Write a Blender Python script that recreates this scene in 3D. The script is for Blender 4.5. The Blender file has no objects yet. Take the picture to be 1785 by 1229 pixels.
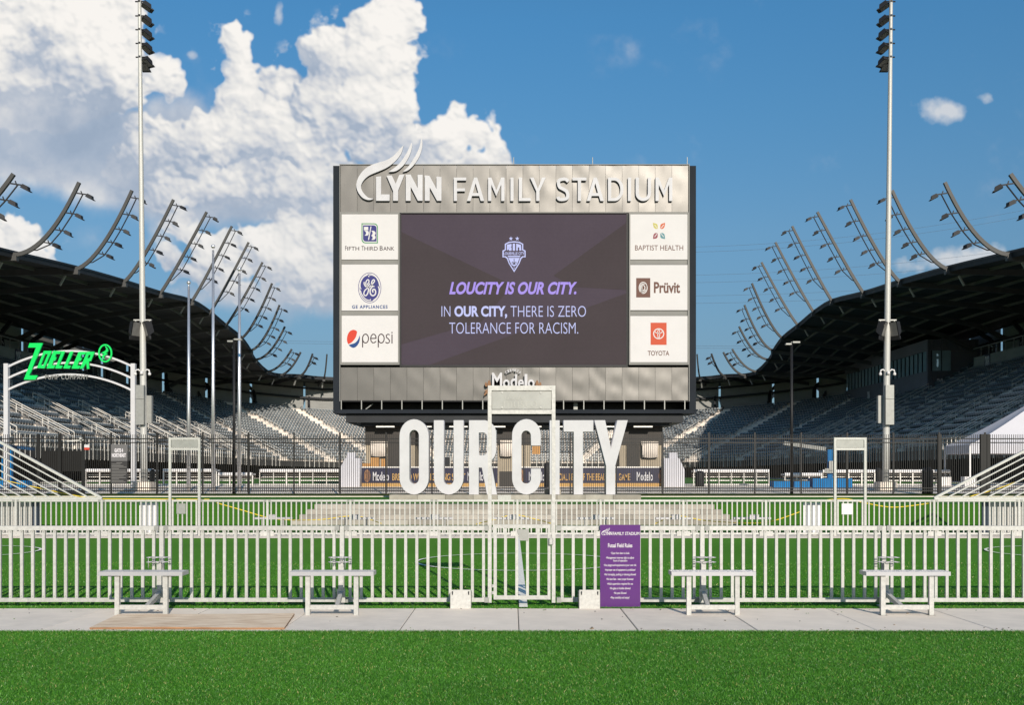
import bpy, math, random
import numpy as np
from math import sin, cos, pi, radians, atan2, sqrt, hypot
from mathutils import Vector, Matrix
R = random.Random(7)
sc = bpy.context.scene
COL = sc.collection

# ------------------------------------------------------------------ camera, light, world
CH = 1.6            # eye height
F = 1850.0          # focal length in pixels of the 1785 wide frame
cam = bpy.data.cameras.new('camera')
cam.sensor_width = 36.0
cam.lens = 36.0 * F / 1785.0
cam.shift_y = (825 - 614.5) / 1785.0
cam.clip_end = 5000
cam.clip_start = 0.1
co = bpy.data.objects.new('camera', cam)
co.location = (0, 0, CH)
co.rotation_euler = (radians(90), 0, 0)
COL.objects.link(co)
sc.camera = co
SUN_EL = 22.5
SUN_DIR = Vector((0.226 * cos(radians(SUN_EL)), -0.974 * cos(radians(SUN_EL)), sin(radians(SUN_EL))))
sun = bpy.data.lights.new('sun', 'SUN')
sun.energy = 5.0
sun.angle = radians(0.53)
sun.color = (1.0, 0.91, 0.80)
so = bpy.data.objects.new('sun', sun)
so.rotation_euler = SUN_DIR.to_track_quat('Z', 'Y').to_euler()
COL.objects.link(so)
sc.view_settings.view_transform = 'Standard'
sc.view_settings.look = 'None'
sc.view_settings.gamma = 1
sc.view_settings.use_curve_mapping = False
sc.view_settings.exposure = 0.02
sc.cycles.use_denoising = True
sc.cycles.max_bounces = 6
sc.cycles.transparent_max_bounces = 8
sc.render.film_transparent = False


def value_noise(shape, cell, seed):
    """smooth random field: a coarse lattice blown up with cubic easing"""
    rng = np.random.default_rng(seed); h, w = shape
    gh, gw = int(h / cell) + 3, int(w / cell) + 3
    g = rng.random((gh, gw)).astype(np.float32)
    y = np.arange(h, dtype=np.float32) / cell; x = np.arange(w, dtype=np.float32) / cell
    yi, xi = y.astype(int), x.astype(int); fy, fx = y - yi, x - xi
    fy = (fy * fy * fy * (fy * (fy * 6 - 15) + 10))[:, None]; fx = (fx * fx * fx * (fx * (fx * 6 - 15) + 10))[None, :]
    a = g[yi][:, xi]; b = g[yi][:, xi + 1]; c = g[yi + 1][:, xi]; d = g[yi + 1][:, xi + 1]
    return (a * (1 - fx) + b * fx) * (1 - fy) + (c * (1 - fx) + d * fx) * fy


def fbm(shape, cell, octs, seed, rough=0.55):
    out = np.zeros(shape, np.float32); amp = 1; tot = 0
    for k in range(octs):
        out += amp * value_noise(shape, max(cell / 2 ** k, 1.2), seed + k * 17); tot += amp; amp *= rough
    return out / tot


def blur(a, r):
    """three box passes"""
    for _ in range(3):
        for ax in (0, 1):
            c = np.cumsum(np.pad(a, [(r + 1, r) if k == ax else (0, 0) for k in range(2)], mode='edge'), axis=ax)
            a = (np.take(c, range(2 * r + 1, c.shape[ax]), ax) - np.take(c, range(0, c.shape[ax] - 2 * r - 1), ax)) / (2 * r + 1)
    return a


CX0, CY0, CW, CHT, CS = -700, -500, 2800, 1340, 0.72      # patch of tangent plane that carries clouds, and its scale


def cloud_patch():
    """cumulus heaped up from thousands of puffs, lit by the sun; returns RGBA rows from the bottom up"""
    rng = np.random.default_rng(5)
    W, H = int(CW * CS), int(CHT * CS)
    depth = np.full((H, W), -1e3, np.float32)
    # towers and heaps: (x, y, rx, ry, z) in px of the picture plane, z nearer is larger
    heaps = [(60, 30, 170, 95, 30), (-130, 90, 190, 120, 30), (150, 110, 85, 85, 35), (30, 150, 170, 70, 30), (280, 120, 36, 32, 0), (-380, 60, 190, 120, 0), (60, -140, 200, 110, 0), (-250, -180, 240, 120, 0), (300, 150, 18, 20, -5), (195, 160, 60, 40, 20),
             (270, 235, 50, 36, -5), (325, 262, 62, 50, 0), (250, 290, 60, 40, 0),
             (413, 75, 27, 32, 10), (412, 125, 29, 48, 10), (400, 185, 42, 44, 10), (385, 235, 60, 44, 15), (480, 160, 36, 44, 0), (450, 220, 60, 60, 5), (497, 130, 16, 20, 0),
             (690, 20, 45, 40, 20), (655, 55, 55, 50, 25), (560, 92, 38, 32, 5), (630, 110, 95, 62, 20), (700, 115, 34, 42, 10), (600, 185, 88, 72, 20), (672, 190, 50, 56, 20), (530, 250, 75, 50, 10), (680, 255, 60, 44, 20),
             (800, 202, 14, 22, -10), (822, 235, 24, 26, -8), (862, 245, 14, 26, -10), (866, 275, 22, 26, -10), (765, 240, 44, 34, -5), (745, 285, 70, 34, 0), (830, 290, 50, 24, -6),
             (500, 310, 90, 40, 5), (400, 320, 100, 32, 5), (310, 335, 80, 26, 0), (590, 320, 70, 40, 5), (240, 300, 50, 24, 0),
             (505, 400, 36, 36, 10), (575, 420, 50, 60, 10), (445, 430, 66, 36, 10), (520, 450, 95, 40, 10), (380, 440, 50, 32, 5), (345, 480, 40, 22, 0), (440, 490, 90, 24, 5), (560, 495, 60, 26, 5), (320, 395, 30, 24, 0), (295, 450, 24, 20, -5), (640, 450, 70, 80, 5), (700, 520, 80, 40, 0),
             (20, 412, 40, 36, 0), (60, 436, 34, 24, 0), (-40, 430, 60, 40, 0), (95, 446, 14, 10, -5), (-200, 440, 90, 44, 0), (-500, 420, 120, 60, 0)]
    puffs_ = []
    for (x, y, rx, ry, z) in heaps:
        n = int(18 + rx * ry / 28)
        for _ in range(n):
            a = rng.uniform(0, 2 * pi); q = sqrt(rng.uniform(0, 1)) ** 0.8
            px = x + cos(a) * rx * q; py = y + sin(a) * ry * q
            r = (6 + 0.36 * min(rx, ry) * rng.uniform(0.25, 1) ** 1.7) * (1.12 - 0.55 * q)
            pz = z + 0.6 * min(rx, ry) * sqrt(max(0, 1 - q * q)) * rng.uniform(0.7, 1.1)
            puffs_.append((px, py, r, pz))
    # children sit on the skin of their parents
    for (px, py, r, pz) in list(puffs_):
        if r < 9: continue
        for _ in range(9):
            a = rng.uniform(0, 2 * pi); el = rng.uniform(0.0, 1.3)
            puffs_.append((px + cos(a) * cos(el) * r * .92, py - abs(sin(a)) * cos(el) * r * .92 if rng.random() < .7 else py + sin(a) * cos(el) * r * .92, r * rng.uniform(.18, .42), pz + sin(el) * r * .92))
    for (px, py, r, pz) in puffs_:
        cx, cy, rr_ = (px - CX0) * CS, (py - CY0) * CS, r * CS
        x0, x1 = max(0, int(cx - rr_ - 1)), min(W, int(cx + rr_ + 2)); y0, y1 = max(0, int(cy - rr_ - 1)), min(H, int(cy + rr_ + 2))
        if x0 >= x1 or y0 >= y1: continue
        X = np.arange(x0, x1)[None, :] - cx; Y = np.arange(y0, y1)[:, None] - cy
        d2 = rr_ * rr_ - X * X - Y * Y
        zz = np.where(d2 > 0, pz * CS + np.sqrt(np.maximum(d2, 0)), -1e3)
        np.maximum(depth[y0:y1, x0:x1], zz, out=depth[y0:y1, x0:x1])
    sh_ = (H, W)
    # ragged, warped outline
    wx = ((fbm(sh_, 34, 5, 31) - .5) * 30 + (fbm(sh_, 9, 3, 51) - .5) * 9) * CS * 1.5; wy = ((fbm(sh_, 34, 5, 77) - .5) * 30 + (fbm(sh_, 9, 3, 97) - .5) * 9) * CS * 1.5
    yy, xx = np.mgrid[0:H, 0:W]
    depth = depth[np.clip((yy + wy).astype(int), 0, H - 1), np.clip((xx + wx).astype(int), 0, W - 1)]
    mask = (depth > -500).astype(np.float32)
    f1 = fbm(sh_, 60, 7, 5)
    soft = blur(mask, 1) * .55 + blur(mask, 3) * .3 + blur(mask, 7) * .15; wide = blur(mask, 14)
    alpha = np.clip((soft - 0.28 + (fbm(sh_, 22, 6, 8) - .5) * 1.5 * (1 - np.clip(wide * 1.3 - .35, 0, 1))) / 0.55, 0, 1)
    alpha *= np.clip(wide * 7 - .25, 0, 1)
    mod = fbm(sh_, 120, 6, 401)
    Z = np.where(mask > 0, depth, 0)
    low = blur(Z, 5); base = blur(mask, 5) + 1e-3
    hgt = np.where(mask > 0, Z, low / base)
    hgt = blur(hgt, 1) + (fbm(sh_, 44, 4, 15) - .5) * 26 + (fbm(sh_, 9, 2, 66) - .5) * 2.2
    hgt = hgt * .85 + blur(hgt, 2) * .15
    big = blur(low, 7) * 1.3 + blur(low, 22) * 1.2
    def shade_of(h, k):
        gy, gx = np.gradient(h); nx, ny, nz = -gx, -gy, np.full_like(gx, k)
        l = np.sqrt(nx * nx + ny * ny + nz * nz)
        # sun high to the right behind the viewer; rows run downwards here
        return (nx * 0.42 + ny * -0.66 + nz * 0.62) / l
    s1 = shade_of(hgt, 2.1); s2 = shade_of(big, 1.5)
    ao = np.clip((hgt - blur(hgt, 10)) / 26 + .5, 0, 1)
    lit = 0.46 * s1 + 0.34 * s2 + 0.34 * ao + 0.21
    # grey bellies where the cloud decks shade themselves
    def blob(x, y, rx, ry): return np.exp(-(((xx / CS + CX0 - x) / rx) ** 2 + ((yy / CS + CY0 - y) / ry) ** 2))
    gr = np.zeros(sh_, np.float32)
    for (x, y, rx, ry, a) in ((60, 240, 220, 50, .66), (220, 285, 110, 42, .6), (100, 300, 180, 34, .35), (420, 368, 140, 24, .7), (-250, 220, 200, 60, .6), (520, 530, 190, 30, .3), (350, 215, 60, 60, .22), (470, 290, 100, 50, .22), (760, 268, 60, 20, .2), (590, 350, 80, 40, .2), (690, 205, 30, 26, .25), (620, 105, 30, 26, .2), (660, 350, 80, 60, .25)):
        gr += blob(x, y, rx, ry) * a
    gr *= 0.75 + (f1 - .5) * 2.2
    gr += np.clip((mod - .52) * 2.0, 0, .26) + np.clip((fbm(sh_, 40, 5, 977) - .57) * 2.0, 0, .14)
    gr *= 1 - .75 * np.clip(1.6 * blob(680, 60, 90, 130) + blob(412, 90, 40, 70), 0, 1)
    lit = np.clip(lit - gr, 0, 1)
    # veil of thin grey deck joining the bellies, and small far scraps on the right
    veil = np.zeros(sh_, np.float32)
    for (x, y, rx, ry, a) in ((60, 245, 260, 70, 1.25), (220, 285, 150, 70, 1.2), (300, 170, 60, 60, .35), (420, 350, 170, 44, 1.1), (-250, 240, 260, 60, 1.2), (540, 520, 200, 38, .8), (640, 400, 120, 130, .95), (430, 270, 120, 80, .9), (330, 510, 120, 26, .5), (130, 410, 60, 30, .3), (300, 430, 60, 50, .4), (760, 290, 110, 20, .6), (340, 100, 26, 18, .35)):
        veil += blob(x, y, rx, ry) * a
    va = np.clip(veil * 1.25 - .22 + (fbm(sh_, 70, 7, 23) - .5) * 1.3, 0, 1); va = va * va * (3 - 2 * va)
    scr = np.zeros(sh_, np.float32)
    for (x, y, rx, ry, a) in ((1642, 190, 44, 26, 1.0), (1722, 168, 20, 15, .75), (1650, 455, 90, 28, .95), (1735, 440, 40, 20, .75), (485, 24, 11, 30, .8), (1585, 175, 26, 12, .2), (1360, 520, 130, 26, .16), (335, 95, 14, 10, .6)):
        scr += blob(x, y, rx, ry) * a
    sa = np.clip((scr * 1.5 - .5 + (fbm(sh_, 24, 6, 61) - .5) * 1.5 * np.clip(scr * 2, 0, 1)) * 1.0, 0, .8)
    A = 1 - (1 - alpha) * (1 - va * .93) * (1 - sa)
    Lm = np.where(alpha > va, lit, lit)
    Lm = (lit * alpha + (np.clip(.44 + (f1 - .5) * 1.1 - gr * .3, .0, 1)) * (1 - alpha) * np.maximum(va, 1e-3) + .68 * sa * (1 - alpha)) / (alpha + (1 - alpha) * np.maximum(va, 1e-3) + sa * (1 - alpha) + 1e-5)
    Lm = np.clip(Lm, 0, 1); Lm = np.maximum(Lm, .16 + np.clip(f1 - .3, 0, 1) * .75 * (1 - Lm))
    ps = np.array([0, .25, .45, .62, .8, 1]); cols = np.array([(.26, .34, .46), (.38, .45, .56), (.53, .57, .64), (.68, .69, .71), (.81, .80, .78), (.93, .90, .86)])
    img = np.empty((H, W, 4), np.float32)
    for c in range(3): img[..., c] = np.interp(Lm, ps, cols[:, c])
    # distant scraps near the horizon sink into warm haze
    hz = np.clip((yy / CS + CY0 - 330) / 380, 0, 1)
    for c, k in enumerate((.60, .64, .70)): img[..., c] = img[..., c] * (1 - hz * .6) + k * .86 * hz * .6
    img[..., 3] = A
    ed = np.minimum(np.minimum(xx, W - 1 - xx), np.minimum(yy, H - 1 - yy)) / 60.0
    img[..., 3] *= np.clip(ed, 0, 1)
    return img[::-1]


def build_world():
    w = bpy.data.worlds.new('World')
    sc.world = w
    w.use_nodes = True
    nt = w.node_tree
    N, L = nt.nodes, nt.links
    N.clear()
    out = N.new('ShaderNodeOutputWorld')
    bg = N.new('ShaderNodeBackground')
    L.new(bg.outputs[0], out.inputs[0])
    sky = N.new('ShaderNodeTexSky')
    sky.sky_type = 'NISHITA'
    sky.sun_disc = False
    sky.sun_elevation = radians(SUN_EL)
    sky.sun_rotation = atan2(SUN_DIR.x, SUN_DIR.y)
    sky.air_density = 1.0
    sky.dust_density = 0.6
    sky.ozone_density = 2.2
    tc = N.new('ShaderNodeTexCoord')
    sep = N.new('ShaderNodeSeparateXYZ')
    L.new(tc.outputs['Generated'], sep.inputs[0])

    def M(op, a, b=None, c=None, clamp=False):
        n = N.new('ShaderNodeMath'); n.operation = op; n.use_clamp = clamp
        for i, v in enumerate((a, b, c)):
            if v is None: continue
            if isinstance(v, bpy.types.NodeSocket): L.new(v, n.inputs[i])
            else: n.inputs[i].default_value = v
        return n.outputs[0]
    # direction -> place on the sky, the same for every viewpoint
    ady = M('MAXIMUM', M('ABSOLUTE', sep.outputs[1]), 0.02)
    u = M('MULTIPLY_ADD', M('DIVIDE', sep.outputs[0], ady), F / CW, (892.5 - CX0) / CW)
    v = M('MULTIPLY_ADD', M('DIVIDE', sep.outputs[2], ady), F / CHT, 1 - (825 - CY0) / CHT)
    cb = N.new('ShaderNodeCombineXYZ'); L.new(u, cb.inputs[0]); L.new(v, cb.inputs[1])
    px = cloud_patch()
    im = bpy.data.images.new('clouds', px.shape[1], px.shape[0], alpha=True, float_buffer=True)
    im.colorspace_settings.name = 'Non-Color'
    im.alpha_mode = 'CHANNEL_PACKED'
    im.pixels.foreach_set(px.ravel()); im.update()
    ti = N.new('ShaderNodeTexImage'); ti.image = im; ti.extension = 'CLIP'; ti.interpolation = 'Cubic'
    L.new(cb.outputs[0], ti.inputs[0])
    alpha = M('MULTIPLY', ti.outputs['Alpha'], M('GREATER_THAN', sep.outputs[2], 0.0))
    STR = 0.15
    cm = N.new('ShaderNodeVectorMath'); cm.operation = 'SCALE'; cm.inputs['Scale'].default_value = CLOUD_B / STR
    L.new(ti.outputs['Color'], cm.inputs[0])
    # hue of this evening's sky: deeper blue aloft, duller low down
    cr = N.new('ShaderNodeValToRGB'); el = cr.color_ramp.elements
    el[0].position = SKYTINT[0][0]; el[0].color = (*SKYTINT[0][1], 1); el[1].position = SKYTINT[-1][0]; el[1].color = (*SKYTINT[-1][1], 1)
    for p_, c_ in SKYTINT[1:-1]: q = el.new(p_); q.color = (*c_, 1)
    L.new(sep.outputs[2], cr.inputs[0])
    tint = N.new('ShaderNodeMixRGB'); tint.blend_type = 'MULTIPLY'; tint.inputs[0].default_value = 1.0
    L.new(sky.outputs[0], tint.inputs[1]); L.new(cr.outputs[0], tint.inputs[2])
    mix = N.new('ShaderNodeMixRGB')
    L.new(alpha, mix.inputs[0]); L.new(tint.outputs[0], mix.inputs[1]); L.new(cm.outputs[0], mix.inputs[2])
    L.new(mix.outputs[0], bg.inputs[0])
    bg.inputs[1].default_value = STR
    w.cycles.sampling_method = 'MANUAL'
    w.cycles.sample_map_resolution = 1024


CLOUD_B = 1.0
SKYTINT = [(0.0, (.33, .38, .47)), (.065, (.25, .33, .43)), (.106, (.28, .355, .43)), (.142, (.315, .41, .47)), (.216, (.36, .51, .57)), (.31, (.33, .585, .68)), (.393, (.31, .64, .77)), (1.0, (.31, .64, .77))]
build_world()

# ------------------------------------------------------------------ helpers
def WX(px, d): return (px - 892.5) * d / F
def WZ(py, d): return CH + (825 - py) * d / F


def mat(name, col, rough=0.6, metal=0.0, nscale=0.0, namt=0.0, bump=0.0, emit=None, estr=1.0, spec=0.3, col2=None, stretch=None, bscale=None, vary=0.0):
    m = bpy.data.materials.new(name)
    m.use_nodes = True
    nt = m.node_tree; N, L = nt.nodes, nt.links
    b = N['Principled BSDF']
    b.inputs['Base Color'].default_value = (*col, 1)
    b.inputs['Roughness'].default_value = rough
    b.inputs['Metallic'].default_value = metal
    b.inputs['Specular IOR Level'].default_value = spec
    if nscale:
        tc = N.new('ShaderNodeTexCoord')
        src = tc.outputs['Object']
        if stretch:
            mp = N.new('ShaderNodeMapping'); mp.inputs['Scale'].default_value = stretch
            L.new(src, mp.inputs[0]); src = mp.outputs[0]
        n = N.new('ShaderNodeTexNoise'); n.inputs['Scale'].default_value = nscale
        n.inputs['Detail'].default_value = 6; n.inputs['Roughness'].default_value = 0.62
        L.new(src, n.inputs['Vector'])
        cr = N.new('ShaderNodeValToRGB')
        c2 = col2 or tuple(c * (1 - namt) for c in col)
        cr.color_ramp.elements[0].position = 0.32; cr.color_ramp.elements[0].color = (*c2, 1)
        cr.color_ramp.elements[1].position = 0.68; cr.color_ramp.elements[1].color = (*(min(1, c * (1 + namt * 0.35)) for c in col), 1)
        L.new(n.outputs['Fac'], cr.inputs[0]); L.new(cr.outputs[0], b.inputs['Base Color'])
        if bump:
            n2 = N.new('ShaderNodeTexNoise'); n2.inputs['Scale'].default_value = bscale or nscale * 4
            n2.inputs['Detail'].default_value = 4
            L.new(src, n2.inputs['Vector'])
            bp = N.new('ShaderNodeBump'); bp.inputs['Strength'].default_value = bump; bp.inputs['Distance'].default_value = 0.12 / (bscale or nscale * 4)
            L.new(n2.outputs['Fac'], bp.inputs['Height']); L.new(bp.outputs[0], b.inputs['Normal'])
    if vary:
        oi = N.new('ShaderNodeObjectInfo'); mrg = N.new('ShaderNodeMapRange')
        L.new(oi.outputs['Random'], mrg.inputs[0]); mrg.inputs[3].default_value = 1 - vary; mrg.inputs[4].default_value = 1 + vary * .6
        vs = N.new('ShaderNodeVectorMath'); vs.operation = 'SCALE'; L.new(mrg.outputs[0], vs.inputs['Scale'])
        if nscale: L.new(cr.outputs[0], vs.inputs[0])
        else: vs.inputs[0].default_value = col
        L.new(vs.outputs[0], b.inputs['Base Color'])
    if emit:
        b.inputs['Emission Color'].default_value = (*emit, 1)
        b.inputs['Emission Strength'].default_value = estr
    return m


galv = mat('galvanised', (0.49, 0.48, 0.45), 0.5, 0.15, 26, 0.20, 0.15, vary=0.08)
galv_dull = mat('galvanised_dull', (0.30, 0.30, 0.28), 0.5, 0.3, 5, 0.15)
alu = mat('aluminium', (0.47, 0.46, 0.475), 0.38, 0.35, 3, 0.08, stretch=(1, 12, 12))
white = mat('white_paint', (0.64, 0.62, 0.61), 0.5, 0, 2, 0.05)
letter_white = mat('letter_white', (0.52, 0.51, 0.52), 0.6, 0, 1.5, 0.10)
sign_white = mat('sign_face', (0.575, 0.555, 0.545), 0.8, 0, 0.8, 0.04, spec=0.25)
concrete = mat('concrete', (0.83, 0.73, 0.62), 0.85, 0, 2.6, 0.10, 0.25, bscale=60, vary=0.04)
concrete_b = mat('concrete_grey', (0.80, 0.71, 0.61), 0.85, 0, 3.4, 0.12, 0.25, bscale=60, vary=0.04)
block_mats = [mat('block_%s' % n, c, 0.9, 0, 3, 0.22, 0.3, bscale=40) for n, c in (('a', (0.36, 0.325, 0.275)), ('b', (0.29, 0.26, 0.22)), ('c', (0.39, 0.355, 0.305)))]
tierc = mat('tier_concrete', (0.66, 0.59, 0.52), 0.9, 0, 0.6, 0.2)
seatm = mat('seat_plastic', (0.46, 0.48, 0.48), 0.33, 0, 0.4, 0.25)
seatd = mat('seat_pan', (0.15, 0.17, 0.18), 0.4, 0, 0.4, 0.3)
seatl = mat('seat_frame', (0.20, 0.22, 0.22), 0.5, 0.1, 0.5, 0.2)
railw = mat('rail_metal', (0.68, 0.65, 0.60), 0.45, 0.2, 4, 0.1)
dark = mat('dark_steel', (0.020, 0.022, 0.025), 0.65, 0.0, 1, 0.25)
dark2 = mat('dark_deck', (0.034, 0.036, 0.042), 0.7, 0, 0.5, 0.3, stretch=(0.2, 6, 1))
purl = mat('purlin_grey', (0.16, 0.16, 0.165), 0.6, 0.1, 0.7, 0.2)
rafm = mat('rafter_steel', (0.09, 0.09, 0.095), 0.5, 0.2, 0.7, 0.2)
mastm = mat('mast_steel', (0.062, 0.061, 0.058), 0.55, 0.1, 0.5, 0.15)
lampm = mat('lamp_housing', (0.020, 0.020, 0.022), 0.6, 0.0, 3, 0.2)
glassl = mat('lamp_glass', (0.14, 0.135, 0.13), 0.3, 0.1, 4, 0.2)
blackf = mat('fence_black', (0.020, 0.019, 0.018), 0.4, 0.2, 2, 0.2)
black = mat('black', (0.012, 0.012, 0.013), 0.5, 0, 2, 0.2)
sbframe = mat('board_frame', (0.018, 0.022, 0.028), 0.75, 0.0, 0.4, 0.2, spec=0.12)
panelm = mat('board_metal', (0.125, 0.12, 0.113), 0.46, 0.9, 0.5, 0.06, vary=0.06)
trim = mat('board_trim', (0.22, 0.215, 0.20), 0.7, 0.2, 0.5, 0.1)
screenm = mat('screen_face', (0.060, 0.047, 0.062), 0.8, 0, 0.25, 0.08, spec=0.10)
screend = mat('screen_dark', (0.050, 0.040, 0.044), 0.8, 0, 0.25, 0.08, spec=0.10)
scr_p = mat('screen_purple', (0.1, 0.08, 0.12), 0.6, emit=(0.24, 0.16, 0.68), estr=0.95)
scr_w = mat('screen_blue_white', (0.1, 0.1, 0.12), 0.6, emit=(0.42, 0.46, 0.82), estr=0.9)
navy = mat('print_navy', (0.054, 0.054, 0.173), 0.9, spec=0.08)
navy2 = mat('banner_navy', (0.018, 0.018, 0.045), 0.45, 0, 0.5, 0.15)
gold = mat('print_gold', (0.45, 0.28, 0.11), 0.9, 0, 5, 0.15, spec=0.08)
tan = mat('print_tan', (0.25, 0.14, 0.08), 0.9, 0, 5, 0.15, spec=0.08)
greenp = mat('print_green', (0.072, 0.238, 0.108), 0.9, spec=0.08)
redp = mat('print_red', (0.518, 0.061, 0.040), 0.9, spec=0.08)
toyr = mat('print_coral', (0.475, 0.094, 0.054), 0.9, spec=0.08)
bluep = mat('print_blue', (0.029, 0.065, 0.187), 0.9, spec=0.08)
brownp = mat('print_brown', (0.144, 0.083, 0.068), 0.9, spec=0.08)
darkp = mat('print_dark', (0.050, 0.032, 0.036), 0.9, spec=0.08)
greyp = mat('print_grey', (0.180, 0.173, 0.166), 0.9, spec=0.08)
olive = mat('print_yellow', (0.446, 0.403, 0.115), 0.9, spec=0.08)
orangep = mat('print_orange', (0.504, 0.137, 0.072), 0.9, spec=0.08)
mauve = mat('print_mauve', (0.252, 0.086, 0.101), 0.9, spec=0.08)
tealp = mat('print_teal', (0.115, 0.238, 0.259), 0.9, spec=0.08)
purplem = mat('sign_purple', (0.105, 0.032, 0.165), 0.22, 0, 0.8, 0.1)
zgreen = mat('sign_green', (0.0, 0.55, 0.09), 0.45, emit=(0.0, 0.6, 0.1), estr=0.12)
blue = mat('blue_paint', (0.0, 0.14, 0.36), 0.7, 0, 1, 0.15)
yellow = mat('yellow_tape', (0.72, 0.52, 0.03), 0.5)
beige = mat('kiosk_beige', (0.36, 0.30, 0.22), 0.8, 0, 0.7, 0.12)
kdark = mat('kiosk_dark', (0.05, 0.045, 0.04), 0.7, 0, 0.7, 0.15)
cloth = mat('cover_cloth', (0.66, 0.58, 0.50), 0.9, 0, 1.2, 0.12, 0.4)
tentm = mat('tent_fabric', (0.50, 0.49, 0.52), 0.8, 0, 0.5, 0.06)
linew = mat('line_paint', (0.88, 0.85, 0.80), 1.0, 0, 30, 0.35, col2=(0.70, 0.68, 0.58), spec=0.0)
wallg = mat('back_wall_grey', (0.27, 0.27, 0.255), 0.8, 0, 0.3, 0.15, stretch=(1, 1, 5))
pboxm = mat('press_box_cladding', (0.15, 0.15, 0.175), 0.6, 0.1, 0.5, 0.15)
winm = mat('window_glass', (0.42, 0.55, 0.62), 0.04, 0.35, 0.3, 0.12)
cardb = mat('cardboard', (0.48, 0.25, 0.09), 0.8, 0, 3, 0.15)
wood = mat('plywood', (0.86, 0.72, 0.55), 0.75, 0, 5.0, 0.3, 0.2, col2=(0.55, 0.37, 0.23), stretch=(0.6, 5, 1))
woode = mat('plywood_edge', (0.36, 0.20, 0.11), 0.85, 0, 6, 0.4, stretch=(0.5, 1, 30))


def turf(name, c1, c2, fine=90.0, yellow=0.0):
    m = bpy.data.materials.new(name); m.use_nodes = True
    nt = m.node_tree; N, L = nt.nodes, nt.links
    b = N['Principled BSDF']; b.inputs['Roughness'].default_value = 0.75
    b.inputs['Specular IOR Level'].default_value = 0.05
    tc = N.new('ShaderNodeTexCoord')
    n1 = N.new('ShaderNodeTexNoise'); n1.inputs['Scale'].default_value = 0.35; n1.inputs['Detail'].default_value = 5
    n2 = N.new('ShaderNodeTexNoise'); n2.inputs['Scale'].default_value = fine; n2.inputs['Detail'].default_value = 3
    n3 = N.new('ShaderNodeTexNoise'); n3.inputs['Scale'].default_value = fine * 0.22; n3.inputs['Detail'].default_value = 3
    for n in (n1, n2, n3): L.new(tc.outputs['Object'], n.inputs['Vector'])
    a = N.new('ShaderNodeMath'); a.operation = 'MULTIPLY_ADD'; a.inputs[1].default_value = 0.7
    L.new(n2.outputs['Fac'], a.inputs[0])
    a2 = N.new('ShaderNodeMath'); a2.operation = 'MULTIPLY_ADD'; a2.inputs[1].default_value = 0.5; a2.inputs[2].default_value = -0.35
    L.new(n1.outputs['Fac'], a2.inputs[0]); 
    a3 = N.new('ShaderNodeMath'); a3.operation = 'MULTIPLY_ADD'; a3.inputs[1].default_value = 0.5
    L.new(n3.outputs['Fac'], a3.inputs[0]); L.new(a2.outputs[0], a3.inputs[2]); L.new(a3.outputs[0], a.inputs[2])
    cr = N.new('ShaderNodeValToRGB')
    cr.color_ramp.elements[0].position = 0.25; cr.color_ramp.elements[0].color = (*c2, 1)
    cr.color_ramp.elements[1].position = 0.75; cr.color_ramp.elements[1].color = (*c1, 1)
    if yellow:
        e = cr.color_ramp.elements.new(0.93); e.color = (c1[0] * 3.5, c1[1] * 1.5, c1[2] * 1.3, 1)
    L.new(a.outputs[0], cr.inputs[0]); L.new(cr.outputs[0], b.inputs['Base Color'])
    bp = N.new('ShaderNodeBump'); bp.inputs['Strength'].default_value = 0.7; bp.inputs['Distance'].default_value = 0.25 / fine
    L.new(n2.outputs['Fac'], bp.inputs['Height']); L.new(bp.outputs[0], b.inputs['Normal'])
    return m


turf_near = turf('turf_backing', (0.05, 0.17, 0.016), (0.032, 0.11, 0.010), 110)
turf_field = turf('turf_field', (0.092, 0.265, 0.022), (0.058, 0.185, 0.013), 70, 1)
turf_bankm = turf('turf_outer', (0.060, 0.170, 0.016), (0.038, 0.118, 0.009), 60, 1)
turf_far = turf('turf_far', (0.075, 0.20, 0.035), (0.05, 0.145, 0.022), 40)
grass_far = turf('natural_grass', (0.060, 0.085, 0.015), (0.028, 0.042, 0.008), 22)


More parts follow.
